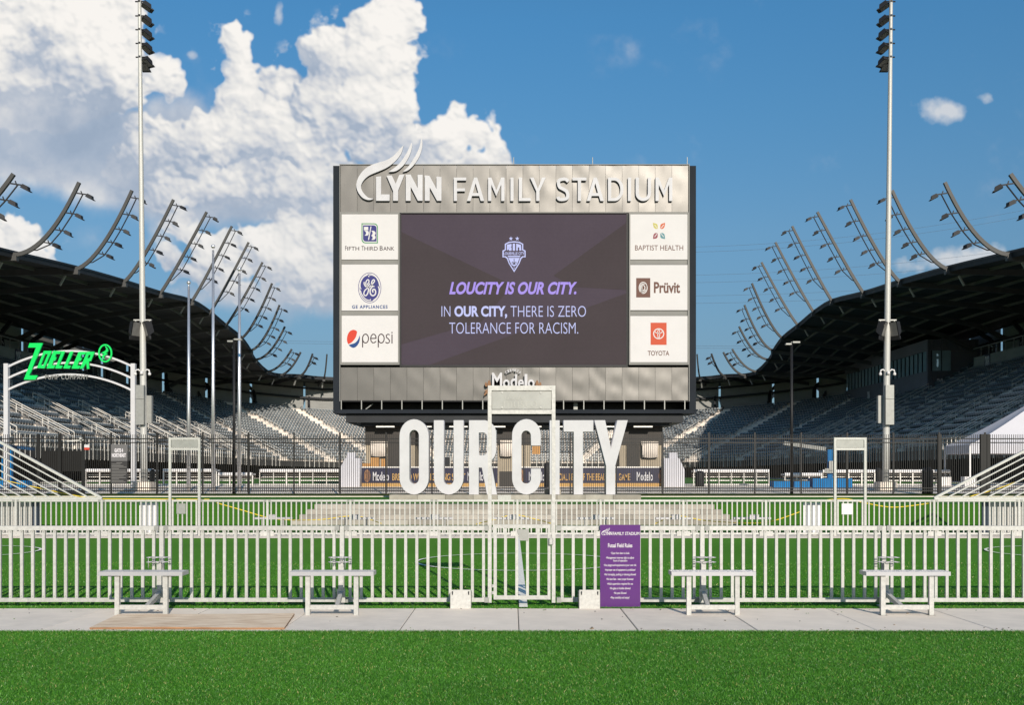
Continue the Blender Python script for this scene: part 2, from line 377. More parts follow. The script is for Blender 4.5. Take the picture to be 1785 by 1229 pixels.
class MB:
    def __init__(s): s.v = []; s.f = []; s.m = []; s.mats = []; s.cur = 0
    def use(s, m):
        if m not in s.mats: s.mats.append(m)
        s.cur = s.mats.index(m); return s
    def add(s, vs, fs):
        o = len(s.v); s.v += [tuple(p) for p in vs]
        for f in fs: s.f.append(tuple(i + o for i in f)); s.m.append(s.cur)
        return s
    def box(s, x0, x1, y0, y1, z0, z1):
        vs = [(x, y, z) for z in (z0, z1) for y in (y0, y1) for x in (x0, x1)]
        return s.add(vs, [(0, 2, 3, 1), (4, 5, 7, 6), (0, 1, 5, 4), (2, 6, 7, 3), (0, 4, 6, 2), (1, 3, 7, 5)])
    def obox(s, c, ax, ay, az):
        c, ax, ay, az = map(Vector, (c, ax, ay, az))
        vs = [c + ax * i + ay * j + az * k for k in (-1, 1) for j in (-1, 1) for i in (-1, 1)]
        return s.add(vs, [(0, 2, 3, 1), (4, 5, 7, 6), (0, 1, 5, 4), (2, 6, 7, 3), (0, 4, 6, 2), (1, 3, 7, 5)])
    def bar(s, p, q, w, h=None, up=(0, 0, 1)):
        p, q = Vector(p), Vector(q); h = h or w
        d = (q - p); ln = d.length
        if ln < 1e-6: return s
        d.normalize(); up = Vector(up)
        if abs(d.dot(up)) > 0.99: up = Vector((0, 1, 0))
        sx = d.cross(up).normalized(); sz = sx.cross(d).normalized()
        return s.obox((p + q) / 2, sx * w / 2, d * ln / 2, sz * h / 2)
    def tube(s, pts, r, n=8, cap=True):
        pts = [Vector(p) for p in pts]; rs = r if isinstance(r, (list, tuple)) else [r] * len(pts)
        o = len(s.v); prev = None
        for i, p in enumerate(pts):
            d = (pts[min(i + 1, len(pts) - 1)] - pts[max(i - 1, 0)]).normalized()
            up = prev if prev is not None else (Vector((0, 0, 1)) if abs(d.z) < 0.9 else Vector((0, 1, 0)))
            sx = d.cross(up)
            if sx.length < 1e-4: sx = d.cross(Vector((1, 0, 0)))
            sx.normalize(); sz = sx.cross(d).normalized(); prev = sz
            for k in range(n):
                a = 2 * pi * k / n
                s.v.append(tuple(p + sx * cos(a) * rs[i] + sz * sin(a) * rs[i]))
        for i in range(len(pts) - 1):
            for k in range(n):
                a, b = o + i * n + k, o + i * n + (k + 1) % n
                s.f.append((a, b, b + n, a + n)); s.m.append(s.cur)
        if cap:
            s.f.append(tuple(o + k for k in range(n))[::-1]); s.m.append(s.cur)
            e = o + (len(pts) - 1) * n
            s.f.append(tuple(e + k for k in range(n))); s.m.append(s.cur)
        return s
    def ring(s, c, rad, r, n=14, k=6):
        c = Vector(c); o = len(s.v)
        for i in range(n):
            a = 2 * pi * i / n
            for j in range(k):
                b = 2 * pi * j / k
                s.v.append((c.x + cos(a) * (rad + r * cos(b)), c.y + sin(a) * (rad + r * cos(b)), c.z + r * sin(b)))
        for i in range(n):
            for j in range(k):
                s.f.append((o + i * k + j, o + ((i + 1) % n) * k + j, o + ((i + 1) % n) * k + (j + 1) % k, o + i * k + (j + 1) % k)); s.m.append(s.cur)
        return s
    def lathe(s, c, prof, n=16):
        c = Vector(c); o = len(s.v)
        for (r, z) in prof:
            for k in range(n): s.v.append((c.x + r * cos(2 * pi * k / n), c.y + r * sin(2 * pi * k / n), c.z + z))
        for i in range(len(prof) - 1):
            for k in range(n):
                a, b = o + i * n + k, o + i * n + (k + 1) % n
                s.f.append((a, b, b + n, a + n)); s.m.append(s.cur)
        return s
    def mesh(s, name, smooth=False):
        me = bpy.data.meshes.new(name)
        me.from_pydata(s.v, [], s.f)
        for m in s.mats: me.materials.append(m)
        if s.mats and len(s.mats) > 1: me.polygons.foreach_set('material_index', s.m)
        if smooth: me.polygons.foreach_set('use_smooth', [True] * len(me.polygons))
        me.update()
        return me


def link(name, me, parent=None, loc=None, rot=None, **kw):
    o = bpy.data.objects.new(name, me)
    COL.objects.link(o)
    if parent is not None: o.parent = parent
    if loc is not None: o.location = loc
    if rot is not None: o.rotation_euler = rot
    for k, v in kw.items(): o[k] = v
    return o


def obj(name, mb, parent=None, m=None, smooth=False, **kw):
    if m is not None and not mb.mats: mb.mats = [m]
    return link(name, mb.mesh(name, smooth), parent, **kw)


def thing(name, label, cat, loc=(0, 0, 0), group=None, rot=(0, 0, 0)):
    o = bpy.data.objects.new(name, None); COL.objects.link(o)
    o.location = loc; o.rotation_euler = rot; o.empty_display_size = 0.2
    o['label'] = label; o['category'] = cat
    if group: o['group'] = group
    return o


def tag(o, label, cat, group=None):
    o['label'] = label; o['category'] = cat
    if group: o['group'] = group
    return o


def copy_tree(o, parent=None):
    c = o.copy(); COL.objects.link(c)
    if parent is not None: c.parent = parent
    for ch in list(o.children): copy_tree(ch, c)
    return c


def face_front(me, y):
    """local (x, y, z) of a flat curve -> (x, y0 - z, y): standing upright, facing the camera side"""
    n = len(me.vertices); a = np.empty(n * 3, np.float32); me.vertices.foreach_get('co', a); a = a.reshape(-1, 3)
    b = np.stack([a[:, 0], y - a[:, 2], a[:, 1]], 1)
    me.vertices.foreach_set('co', b.ravel()); me.update()
    return me


def text_mesh(body, x0, x1, z0, z1, y, m, ext=0.004, off=0.0, sp=1.0, shear=0.0, keep=False):
    c = bpy.data.curves.new('text', 'FONT'); c.body = body; c.offset = off; c.space_character = sp; c.shear = shear
    c.resolution_u = 4
    o = bpy.data.objects.new('text', c)
    me = bpy.data.meshes.new_from_object(o)
    # thickness is added after scaling, so that it stays true
    c.extrude = 0.5
    me = bpy.data.meshes.new_from_object(o)
    n = len(me.vertices); a = np.empty(n * 3, np.float32); me.vertices.foreach_get('co', a); a = a.reshape(-1, 3)
    mn, mx = a.min(0), a.max(0)
    sx = (x1 - x0) / (mx[0] - mn[0]); sz = (z1 - z0) / (mx[1] - mn[1])
    b = np.stack([x0 + (a[:, 0] - mn[0]) * sx, y - a[:, 2] * ext * 2 - ext * 0, z0 + (a[:, 1] - mn[1]) * sz], 1)
    me.vertices.foreach_set('co', b.ravel())
    me.materials.clear(); me.materials.append(m); me.update()
    me.name = 'lettering'
    bpy.data.objects.remove(o)
    return me


def shape_mesh(loops, y, m, ext=0.05, bevel=0.0):
    """loops of (x, z): filled outline with holes, standing upright"""
    c = bpy.data.curves.new('shape', 'CURVE'); c.dimensions = '2D'; c.fill_mode = 'BOTH'; c.extrude = ext; c.bevel_depth = bevel
    for Lp in loops:
        s = c.splines.new('POLY'); s.points.add(len(Lp) - 1); s.use_cyclic_u = True
        for p, q in zip(s.points, Lp): p.co = (q[0], q[1], 0, 1)
    o = bpy.data.objects.new('shape', c)
    me = bpy.data.meshes.new_from_object(o)
    face_front(me, y)
    me.materials.clear(); me.materials.append(m)
    bpy.data.objects.remove(o)
    return me


def smooth_loop(pts, k=4, sharp=()):
    n = len(pts); out = []
    for i in range(n):
        p0, p1, p2, p3 = pts[i - 1], pts[i], pts[(i + 1) % n], pts[(i + 2) % n]
        if i in sharp: p0 = p1
        if (i + 1) % n in sharp: p3 = p2
        for j in range(k):
            t = j / k
            out.append(tuple(0.5 * (2 * p1[a] + (p2[a] - p0[a]) * t + (2 * p0[a] - 5 * p1[a] + 4 * p2[a] - p3[a]) * t * t + (3 * p1[a] - p0[a] - 3 * p2[a] + p3[a]) * t ** 3) for a in (0, 1)))
    return out


def smooth_line(pts, k=5):
    out = []; n = len(pts)
    for i in range(n - 1):
        p0, p1, p2, p3 = pts[max(i - 1, 0)], pts[i], pts[i + 1], pts[min(i + 2, n - 1)]
        for j in range(k):
            t = j / k
            out.append(tuple(0.5 * (2 * p1[a] + (p2[a] - p0[a]) * t + (2 * p0[a] - 5 * p1[a] + 4 * p2[a] - p3[a]) * t * t + (3 * p1[a] - p0[a] - 3 * p2[a] + p3[a]) * t ** 3) for a in range(len(p1))))
    out.append(tuple(pts[-1]))
    return out


def stroke(mb, pts, w, y, th=0.006):
    """ribbon of width w along pts (x, z) standing at y, th thick towards the camera"""
    n = len(pts); o = len(mb.v)
    for i in range(n):
        a = pts[max(i - 1, 0)]; b = pts[min(i + 1, n - 1)]
        dx, dz = b[0] - a[0], b[1] - a[1]; l = hypot(dx, dz) or 1
        nx, nz = -dz / l * w / 2, dx / l * w / 2
        x, z = pts[i]
        mb.v += [(x + nx, y, z + nz), (x - nx, y, z - nz), (x + nx, y - th, z + nz), (x - nx, y - th, z - nz)]
    for i in range(n - 1):
        k = o + 4 * i
        for f in ((k + 2, k + 3, k + 7, k + 6), (k, k + 2, k + 6, k + 4), (k + 1, k + 5, k + 7, k + 3)):
            mb.f.append(f); mb.m.append(mb.cur)
    return mb


def ell(cx, cz, rx, rz, n=28, a0=0, a1=2 * pi):
    return [(cx + rx * cos(a0 + (a1 - a0) * i / n), cz + rz * sin(a0 + (a1 - a0) * i / n)) for i in range(n + 1)]


def rrect(x0, x1, z0, z1, r, n=5, corners='abcd'):
    pts = []
    for key, cx, cz, a in (('a', x1 - r, z1 - r, 0), ('b', x0 + r, z1 - r, 90), ('c', x0 + r, z0 + r, 180), ('d', x1 - r, z0 + r, 270)):
        if key in corners:
            for i in range(n + 1):
                t = radians(a + 90 * i / n); pts.append((cx + r * cos(t), cz + r * sin(t)))
        else:
            t = radians(a + 45); pts.append((cx + (r if cos(t) > 0 else -r), cz + (r if sin(t) > 0 else -r)))
    return pts


def struct(name, mb, m=None, **kw):
    o = obj(name, mb, None, m, **kw); o['kind'] = 'structure'
    return o


# ------------------------------------------------------------------ ground
TZ = 0.60     # terrace level beyond the steps
PZ = 0.85     # stadium plaza level
def sheet(mb, x0, x1, y0, y1, z, z2=None, nx=1, ny=1):
    z2 = z if z2 is None else z2
    for i in range(nx):
        for j in range(ny):
            xa, xb = x0 + (x1 - x0) * i / nx, x0 + (x1 - x0) * (i + 1) / nx
            ya, yb = y0 + (y1 - y0) * j / ny, y0 + (y1 - y0) * (j + 1) / ny
            za, zb = z + (z2 - z) * j / ny, z + (z2 - z) * (j + 1) / ny
            mb.add([(xa, ya, za), (xb, ya, za), (xb, yb, zb), (xa, yb, zb)], [(0, 1, 2, 3)])
    return mb


g = MB()
sheet(g, -900, 900, -300, 32.9, -0.02)
sheet(g, -900, 900, 32.9, 34.2, -0.02, TZ - 0.02)
sheet(g, -900, 900, 34.2, 52, TZ - 0.02)
sheet(g, -900, 900, 52, 57, TZ - 0.02, PZ - 0.02)
sheet(g, -900, 900, 57, 3000, PZ - 0.02)
struct('ground', g, mat('earth_green', (0.10, 0.12, 0.05), 0.9, 0, 0.2, 0.3))
struct('front_turf', sheet(MB(), -40, 40, -30, 10.60, 0.0), turf_near)
struct('futsal_field', sheet(MB(), -21, 21, 12.45, 26.0, 0.0), turf_field)
struct('outer_turf', sheet(MB(), -60, 60, 28.2, 32.9, 0.0), turf_bankm)
struct('turf_bank', sheet(MB(), -60, 60, 32.9, 34.2, 0.0, TZ), turf_bankm)
struct('terrace_turf', sheet(MB(), -60, 60, 34.2, 44.6, TZ), turf_far)
struct('terrace_curb', MB().box(-60, 60, 44.6, 44.9, TZ - 0.3, TZ + 0.03), concrete)
struct('lawn', sheet(MB(), -60, 60, 44.9, 52, TZ), grass_far)
pl = MB(); sheet(pl, -150, 150, 52, 57, TZ, PZ); sheet(pl, -150, 150, 57, 72, PZ)
struct('plaza', pl, concrete)
struct('stadium_floor', sheet(MB(), -150, 150, 72, 240, PZ), concrete_b)
pitch = struct('soccer_pitch', sheet(MB(), -34, 34, 74, 170, PZ + 0.01), turf_far)

# near walk of concrete slabs
walk = thing('walkway', '', ''); del walk['label']; del walk['category']; walk['kind'] = 'structure'
def slab_row(parent, x0, n, w, y0, y1, z, mats, split=None):
    meshes = {}
    for i in range(n):
        xa = x0 + i * w
        for k, (ya, yb) in enumerate(((y0, split), (split, y1)) if split else ((y0, y1),)):
            key = (k, i % len(mats))
            if key not in meshes:
                b = MB().use(mats[i % len(mats)])
                j = 0.004; dz = 0.006
                L_, W_ = yb - ya, w
                vs = [(j, j, -dz), (W_ - j, j, -dz), (W_ - j, L_ - j, -dz), (j, L_ - j, -dz),
                      (j + .006, j + .006, 0), (W_ - j - .006, j + .006, 0), (W_ - j - .006, L_ - j - .006, 0), (j + .006, L_ - j - .006, 0)]
                b.add(vs, [(4, 5, 6, 7), (0, 1, 5, 4), (1, 2, 6, 5), (2, 3, 7, 6), (3, 0, 4, 7)])
                meshes[key] = b.mesh('slab')
            link('slab', meshes[key], parent, loc=(xa, ya, z + 0.0012 * ((i * 7 + k * 3) % 3)))
slab_row(walk, 0.068 - 1.204 * 9, 19, 1.204, 10.62, 12.44, 0.012, [concrete, concrete_b, concrete])
obj('bed', MB().box(-10.8, 12.2, 10.61, 12.45, -0.3, 0.004), walk, mat('joint_dark', (0.13, 0.11, 0.09), 0.95, 0, 5, 0.3))
walk2 = thing('footpath', '', ''); del walk2['label']; del walk2['category']; walk2['kind'] = 'structure'
slab_row(walk2, 0.068 - 1.5 * 14, 28, 1.5, 26.0, 28.2, 0.012, [concrete_b, concrete])
obj('bed', MB().box(-21, 21, 26.0, 28.2, -0.3, 0.004), walk2, mat('joint_dark_far', (0.13, 0.11, 0.09), 0.95, 0, 5, 0.3))

# field markings
mk = MB().use(linew)
mk.add([(0.085, 12.45, 0.027), (0.185, 12.45, 0.027), (0.185, 26.0, 0.027), (0.085, 26.0, 0.027)], [(0, 1, 2, 3)])
def arc_mark(mb, cx, cy, r, a0=0, a1=2 * pi, w=0.055, n=48, z=0.023):
    for i in range(n):
        a, b = a0 + (a1 - a0) * i / n, a0 + (a1 - a0) * (i + 1) / n
        mb.add([(cx + (r - w / 2) * cos(a), cy + (r - w / 2) * sin(a), z), (cx + (r + w / 2) * cos(a), cy + (r + w / 2) * sin(a), z),
                (cx + (r + w / 2) * cos(b), cy + (r + w / 2) * sin(b), z), (cx + (r - w / 2) * cos(b), cy + (r - w / 2) * sin(b), z)], [(0, 1, 2, 3)])
arc_mark(mk, 0.135, 19.03, 1.84)
struct('field_marking', mk)
m2 = MB().use(linew); arc_mark(m2, -11.45, 21.3, 1.82, -pi / 2, pi / 2); struct('penalty_marking', m2)
m3 = MB().use(linew); arc_mark(m3, 11.45, 21.2, 1.82, pi / 2, 3 * pi / 2); struct('penalty_marking', m3)

# artificial grass blades: foreground strip and the field's near edge
def blades(name, areas, seed, hmin, hmax, width):
    rng = np.random.default_rng(seed)
    P = []
    for (x0, x1, y0, y1, n) in areas:
        P.append(np.stack([rng.uniform(x0, x1, n), rng.uniform(y0, y1, n)], 1))
    P = np.concatenate(P); n = len(P)
    ang = rng.uniform(0, 2 * pi, n); h = rng.uniform(hmin, hmax, n); lean = rng.uniform(0.3, 1.7, n) * h
    la = rng.uniform(0, 2 * pi, n); w = rng.uniform(0.6, 1.2, n) * width / 2
    z0 = np.zeros(n)
    dx, dy = np.cos(ang) * w, np.sin(ang) * w
    lx, ly = np.cos(la) * lean, np.sin(la) * lean
    V = np.empty((n, 5, 3), np.float32)
    V[:, 0] = np.stack([P[:, 0] - dx, P[:, 1] - dy, z0], 1)
    V[:, 1] = np.stack([P[:, 0] + dx, P[:, 1] + dy, z0], 1)
    V[:, 2] = np.stack([P[:, 0] + dx * .8 + lx * .4, P[:, 1] + dy * .8 + ly * .4, h * .62], 1)
    V[:, 3] = np.stack([P[:, 0] - dx * .8 + lx * .4, P[:, 1] - dy * .8 + ly * .4, h * .62], 1)
    V[:, 4] = np.stack([P[:, 0] + lx, P[:, 1] + ly, h], 1)
    base = (np.arange(n) * 5)[:, None]
    quads = base + np.array([0, 1, 2, 3]); tris = base + np.array([3, 2, 4])
    me = bpy.data.meshes.new(name)
    me.vertices.add(n * 5); me.vertices.foreach_set('co', V.ravel())
    loops = np.concatenate([quads, tris], 1).astype(np.int32).ravel()
    me.loops.add(n * 7); me.loops.foreach_set('vertex_index', loops)
    me.polygons.add(n * 2)
    st = np.empty((n, 2), np.int32); st[:, 0] = np.arange(n) * 7; st[:, 1] = np.arange(n) * 7 + 4
    me.polygons.foreach_set('loop_start', st.ravel())
    at = me.attributes.new('tone', 'FLOAT', 'POINT')
    at.data.foreach_set('value', np.repeat(rng.uniform(0, 1, n), 5).astype(np.float32))
    me.update(calc_edges=True); me.validate()
    return me


def blade_mat():
    m = bpy.data.materials.new('turf_blades'); m.use_nodes = True
    nt = m.node_tree; N, L = nt.nodes, nt.links
    b = N['Principled BSDF']; b.inputs['Roughness'].default_value = 0.42; b.inputs['Specular IOR Level'].default_value = 0.5
    a = N.new('ShaderNodeAttribute'); a.attribute_name = 'tone'
    cr = N.new('ShaderNodeValToRGB'); cr.color_ramp.interpolation = 'LINEAR'
    e = cr.color_ramp.elements
    e[0].position = 0; e[0].color = (0.036, 0.150, 0.010, 1)
    e[1].position = 0.55; e[1].color = (0.070, 0.255, 0.018, 1)
    for p, c in ((0.90, (0.13, 0.34, 0.04, 1)), (0.972, (0.15, 0.36, 0.045, 1)), (0.978, (0.48, 0.46, 0.13, 1)), (1.0, (0.62, 0.55, 0.24, 1))):
        q = cr.color_ramp.elements.new(p); q.color = c
    L.new(a.outputs['Fac'], cr.inputs[0])
    tc = N.new('ShaderNodeTexCoord')
    n1 = N.new('ShaderNodeTexNoise'); n1.inputs['Scale'].default_value = 1.1; n1.inputs['Detail'].default_value = 6
    L.new(tc.outputs['Object'], n1.inputs['Vector'])
    mx = N.new('ShaderNodeMixRGB'); mx.blend_type = 'MULTIPLY'; mx.inputs[0].default_value = 1
    c2 = N.new('ShaderNodeValToRGB'); c2.color_ramp.elements[0].position = 0.3; c2.color_ramp.elements[0].color = (0.9, 0.9, 0.9, 1)
    c2.color_ramp.elements[1].position = 0.7; c2.color_ramp.elements[1].color = (1.15, 1.12, 1.1, 1)
    L.new(n1.outputs['Fac'], c2.inputs[0]); L.new(cr.outputs[0], mx.inputs[1]); L.new(c2.outputs[0], mx.inputs[2])
    L.new(mx.outputs[0], b.inputs['Base Color'])
    # a little light passes through the blades
    tr = N.new('ShaderNodeBsdfTranslucent'); L.new(mx.outputs[0], tr.inputs[0])
    ms = N.new('ShaderNodeMixShader'); ms.inputs[0].default_value = 0.25
    L.new(b.outputs[0], ms.inputs[1]); L.new(tr.outputs[0], ms.inputs[2])
    L.new(ms.outputs[0], N['Material Output'].inputs[0])
    return m


bm_ = blade_mat()
me = blades('turf_blades', [(-5.4, 5.4, 6.6, 10.64, 480000)], 3, 0.008, 0.021, 0.0034); me.materials.append(bm_)
o = link('turf_blades', me); o['kind'] = 'stuff'
me = blades('turf_edge_blades', [(-6.2, 6.2, 10.56, 10.635, 26000), (-7.2, 7.2, 12.44, 12.50, 16000)], 9, 0.016, 0.036, 0.004); me.materials.append(bm_)
o = link('turf_edge_blades', me); o['kind'] = 'stuff'
me = blades('turf_blades_field', [(-7.2, 7.2, 12.43, 14.6, 90000), (-9.5, 9.5, 14.6, 19.0, 70000)], 5, 0.010, 0.022, 0.006); me.materials.append(bm_)
o = link('field_turf_blades', me); o['kind'] = 'stuff'
# longer natural grass on the lawn by the black fence

# ------------------------------------------------------------------ scoreboard
SD = 60.0; K = SD / F
sx = lambda px: WX(px, SD)
sz = lambda py: WZ(py, SD)
board = thing('scoreboard', 'huge grey stadium scoreboard with dark video screen and six white sponsor panels', 'scoreboard', (0, SD, PZ))
BL = (0, -SD, -PZ)
def bpart(name, mb, m=None, parent=None, **kw):
    o = obj(name, mb, parent or board, m, **kw)
    if parent is None: o.location = BL
    return o
def bmesh_(name, me, parent=None):
    o = link(name, me, parent or board)
    if parent is None: o.location = BL
    return o
fb = MB().use(sbframe)
fb.box(sx(581), sx(592.5), SD - 0.05, SD + 2.4, sz(716), sz(289))
fb.box(sx(1201.5), sx(1213), SD - 0.05, SD + 2.4, sz(716), sz(289))
fb.box(sx(592.5), sx(1201.5), SD + 0.35, SD + 2.3, sz(699), sz(290))
bpart('frame', fb)
fb = MB().use(trim)
for x in (592.2, 1200.2): fb.box(sx(x), sx(x + 1.4), SD - 0.10, SD + 0.1, sz(700), sz(286))
fb.box(sx(593.6), sx(1200.2), SD - 0.06, SD + 0.12, sz(287.6), sz(286.2))
fb.box(sx(593.6), sx(1200.2), SD - 0.04, SD + 0.1, sz(371), sz(369.4))
bpart('trim', fb)


def warp_panel(w, h, seed, amp):
    r = random.Random(seed); nx, ny = 4, 12
    ph = [(r.uniform(0, 6.3), r.uniform(.8, 2.4), r.uniform(0, 6.3), r.uniform(0.6, 1.6)) for _ in range(3)]
    tilt = r.uniform(-1, 1) * amp * 0.5; tl2 = r.uniform(-1, 1) * amp * 0.7
    b = MB().use(panelm)
    for j in range(ny + 1):
        for i in range(nx + 1):
            u, v = i / nx, j / ny
            e = sin(pi * u)
            y = -e * sum(sin(a + fb_ * v * 5) * cos(c + d * u * 3) for a, fb_, c, d in ph) * amp + tilt * (u - .5) + tl2 * (v - .5)
            b.v.append((u * w, y, v * h))
    n = nx + 1
    for j in range(ny):
        for i in range(nx):
            k = j * n + i; b.f.append((k, k + 1, k + 1 + n, k + n)); b.m.append(0)
    # folded edges
    b.box(0, w, 0.03, 0.05, 0, h)
    me = b.mesh('metal_panel', True)
    return me


hw = (1200 - 593.8) / 21
for i in range(21):
    me = warp_panel(hw * K - 0.012, sz(288) - sz(369.3), i + 3, 0.004 + 0.009 * min(1, max(0, (i - 4) / 10)))
    o = link('metal_panel', me, board, loc=(sx(593.8 + i * hw) + 0.006, 0, sz(369.3) - PZ))
for i in range(21):
    me = warp_panel(hw * K - 0.012, sz(640.6) - sz(698), i + 60, 0.004 + 0.008 * min(1, max(0, (i - 4) / 9)))
    o = link('metal_panel', me, board, loc=(sx(593.8 + i * hw) + 0.006, 0.02, sz(698) - PZ))

# video screen
b = MB().use(screenm).box(sx(699.5), sx(1092), SD + 0.05, SD + 0.3, sz(636), sz(372.5))
scr = bpart('video_screen', b)
scr_pos = {}
def on_screen(name, me):
    o = link(name, me, scr); return o
def poly_px(pts): return [(sx(x), sz(y)) for x, y in pts]
YS = SD + 0.046
def led(m):
    nt = m.node_tree; N, L = nt.nodes, nt.links; b = N['Principled BSDF']
    tc = N.new('ShaderNodeTexCoord'); sp = N.new('ShaderNodeSeparateXYZ'); L.new(tc.outputs['Object'], sp.inputs[0])
    w = N.new('ShaderNodeTexWave'); w.wave_type = 'BANDS'; w.bands_direction = 'Z'; w.inputs['Scale'].default_value = 4.2; w.inputs['Distortion'].default_value = 0.0
    n = N.new('ShaderNodeTexNoise'); n.inputs['Scale'].default_value = 9; n.inputs['Detail'].default_value = 8; n.inputs['Roughness'].default_value = .8
    L.new(tc.outputs['Object'], w.inputs['Vector']); L.new(tc.outputs['Object'], n.inputs['Vector'])
    a = N.new('ShaderNodeMath'); a.operation = 'MULTIPLY_ADD'; a.inputs[1].default_value = .10; a.inputs[2].default_value = .78; L.new(w.outputs['Fac'], a.inputs[0])
    c = N.new('ShaderNodeMath'); c.operation = 'MULTIPLY_ADD'; c.inputs[1].default_value = .34; L.new(n.outputs['Fac'], c.inputs[0]); L.new(a.outputs[0], c.inputs[2])
    v = N.new('ShaderNodeVectorMath'); v.operation = 'SCALE'; L.new(c.outputs[0], v.inputs['Scale'])
    src = b.inputs['Base Color'].links[0].from_socket; L.new(src, v.inputs[0]); L.new(v.outputs[0], b.inputs['Base Color'])
led(screenm); led(screend)
on_screen('screen_graphic', shape_mesh([poly_px([(700, 404), (893, 497), (840, 560), (700, 600)]), poly_px([(750, 635.6), (1091.6, 511), (1091.6, 635.6)]), poly_px([(1091.6, 388), (965, 480), (1000, 500), (1091.6, 505)])], YS, screend, 0.003))
me = text_mesh('LOUCITY IS OUR CITY.', sx(783), sx(1006), sz(513), sz(491), YS - 0.006, scr_p, 0.003, 0.035, 1.0, 0.28); on_screen('screen_text', me)
me = text_mesh('IN', sx(769.5), sx(785), sz(551.5), sz(533.5), YS - 0.006, scr_w, 0.003, -0.012); on_screen('screen_text', me)
me = text_mesh('OUR CITY,', sx(792), sx(884), sz(555), sz(533), YS - 0.006, scr_w, 0.003, 0.035); on_screen('screen_text', me)
me = text_mesh('THERE IS ZERO', sx(890), sx(1021.5), sz(552), sz(533), YS - 0.006, scr_w, 0.003, -0.012); on_screen('screen_text', me)
me = text_mesh('TOLERANCE FOR RACISM.', sx(783), sx(1008), sz(581.5), sz(562), YS - 0.006, scr_w, 0.003, -0.012); on_screen('screen_text', me)
# club crest (12.29 zoom pixels per pixel)
def cz(pts): return [(sx(860 + x / 12.29), sz(390 + y / 12.29)) for x, y in pts]
crest = []
for cx in (376, 512):
    crest.append(cz([(cx + (46 if k % 2 == 0 else 19) * sin(k * pi / 5), 313 - (50 if k % 2 == 0 else 20) * cos(k * pi / 5)) for k in range(10)]))
outer = [(445, 368), (560, 380), (640, 425), (640, 545), (692, 570), (692, 715), (640, 712), (600, 745), (560, 850), (445, 1035), (330, 850), (290, 745), (245, 712), (195, 715), (195, 570), (245, 545), (245, 425), (330, 380)]
inner = [(445, 395), (550, 405), (615, 440), (615, 560), (668, 590), (668, 690), (620, 690), (575, 730), (540, 840), (445, 990), (348, 840), (312, 730), (270, 690), (218, 690), (218, 590), (270, 560), (270, 440), (340, 405)]
crest += [cz(outer), cz(inner)]
crest += [cz([(290, 440), (390, 425), (390, 480), (300, 565), (290, 565)]), cz([(415, 420), (465, 418), (465, 572), (415, 572)]),
          cz([(490, 420), (590, 445), (600, 570), (555, 570), (555, 500), (525, 500), (525, 572), (490, 572)]),
          cz([(325, 500), (390, 500), (390, 572), (330, 572)]),
          cz([(305, 680), (580, 680), (572, 708), (315, 708)]), cz([(320, 725), (565, 725), (500, 880), (445, 910), (390, 880)]), cz([(430, 930), (460, 930), (445, 960)])]
on_screen('crest', shape_mesh(crest, YS - 0.006, scr_w, 0.003))
fl = MB().use(screend)
for pts in ([(445, 745), (445, 870)], [(400, 850), (405, 812), (430, 830), (440, 860)], [(490, 850), (485, 812), (460, 830), (450, 860)], [(412, 862), (478, 862)]):
    stroke(fl, cz(pts), 14 / 12.29 * K, YS - 0.016, 0.004)
obj('crest_emblem', fl, scr)
me = text_mesh('LOUISVILLE CITY', *(v for q in [cz([(220, 662), (668, 600)])] for v in (q[0][0], q[1][0], q[0][1], q[1][1])), YS - 0.008, scr_w, 0.003, 0.02); on_screen('crest_text', me)

# black gap round the screen
b = MB().use(black)
b.box(sx(696.8), sx(699.4), SD + 0.02, SD + 0.3, sz(640), sz(371.2)); b.box(sx(1092.2), sx(1095.6), SD + 0.02, SD + 0.3, sz(640), sz(371.2))
b.box(sx(699.5), sx(1092), SD - 0.02, SD + 0.3, sz(640), sz(636.2)); b.box(sx(699.5), sx(1092), SD - 0.02, SD + 0.3, sz(372.3), sz(370.6))
bpart('screen_surround', b)

# sponsor panels
SF = SD - 0.16    # face of the sign boxes
def sponsor(x0, x1, y0, y1, label):
    b = MB().use(sign_white).box(sx(x0), sx(x1), SF, SD + 0.3, sz(y1), sz(y0))
    o = bpart('sponsor_panel', b); o['label'] = label
    return o
for (xa, xb) in ((594, 697), (1095.8, 1200)):
    b = MB().use(trim)
    for x in (xa, xb - 2.2): b.box(sx(x), sx(x + 2.2), SF - 0.03, SD + 0.3, sz(636.5), sz(371.5))
    for (ya, yb) in ((371.5, 374), (453.6, 461.6), (542.6, 550.6), (632.4, 636.5)):
        b.box(sx(xa + 2.2), sx(xb - 2.2), SF - 0.015 if yb - ya < 5 else SF + 0.05, SD + 0.3, sz(yb), sz(ya))
    bpart('panel_frame', b)
TX = SF - 0.001
def decal(par, me, name='logo'): return link(name, me, par)
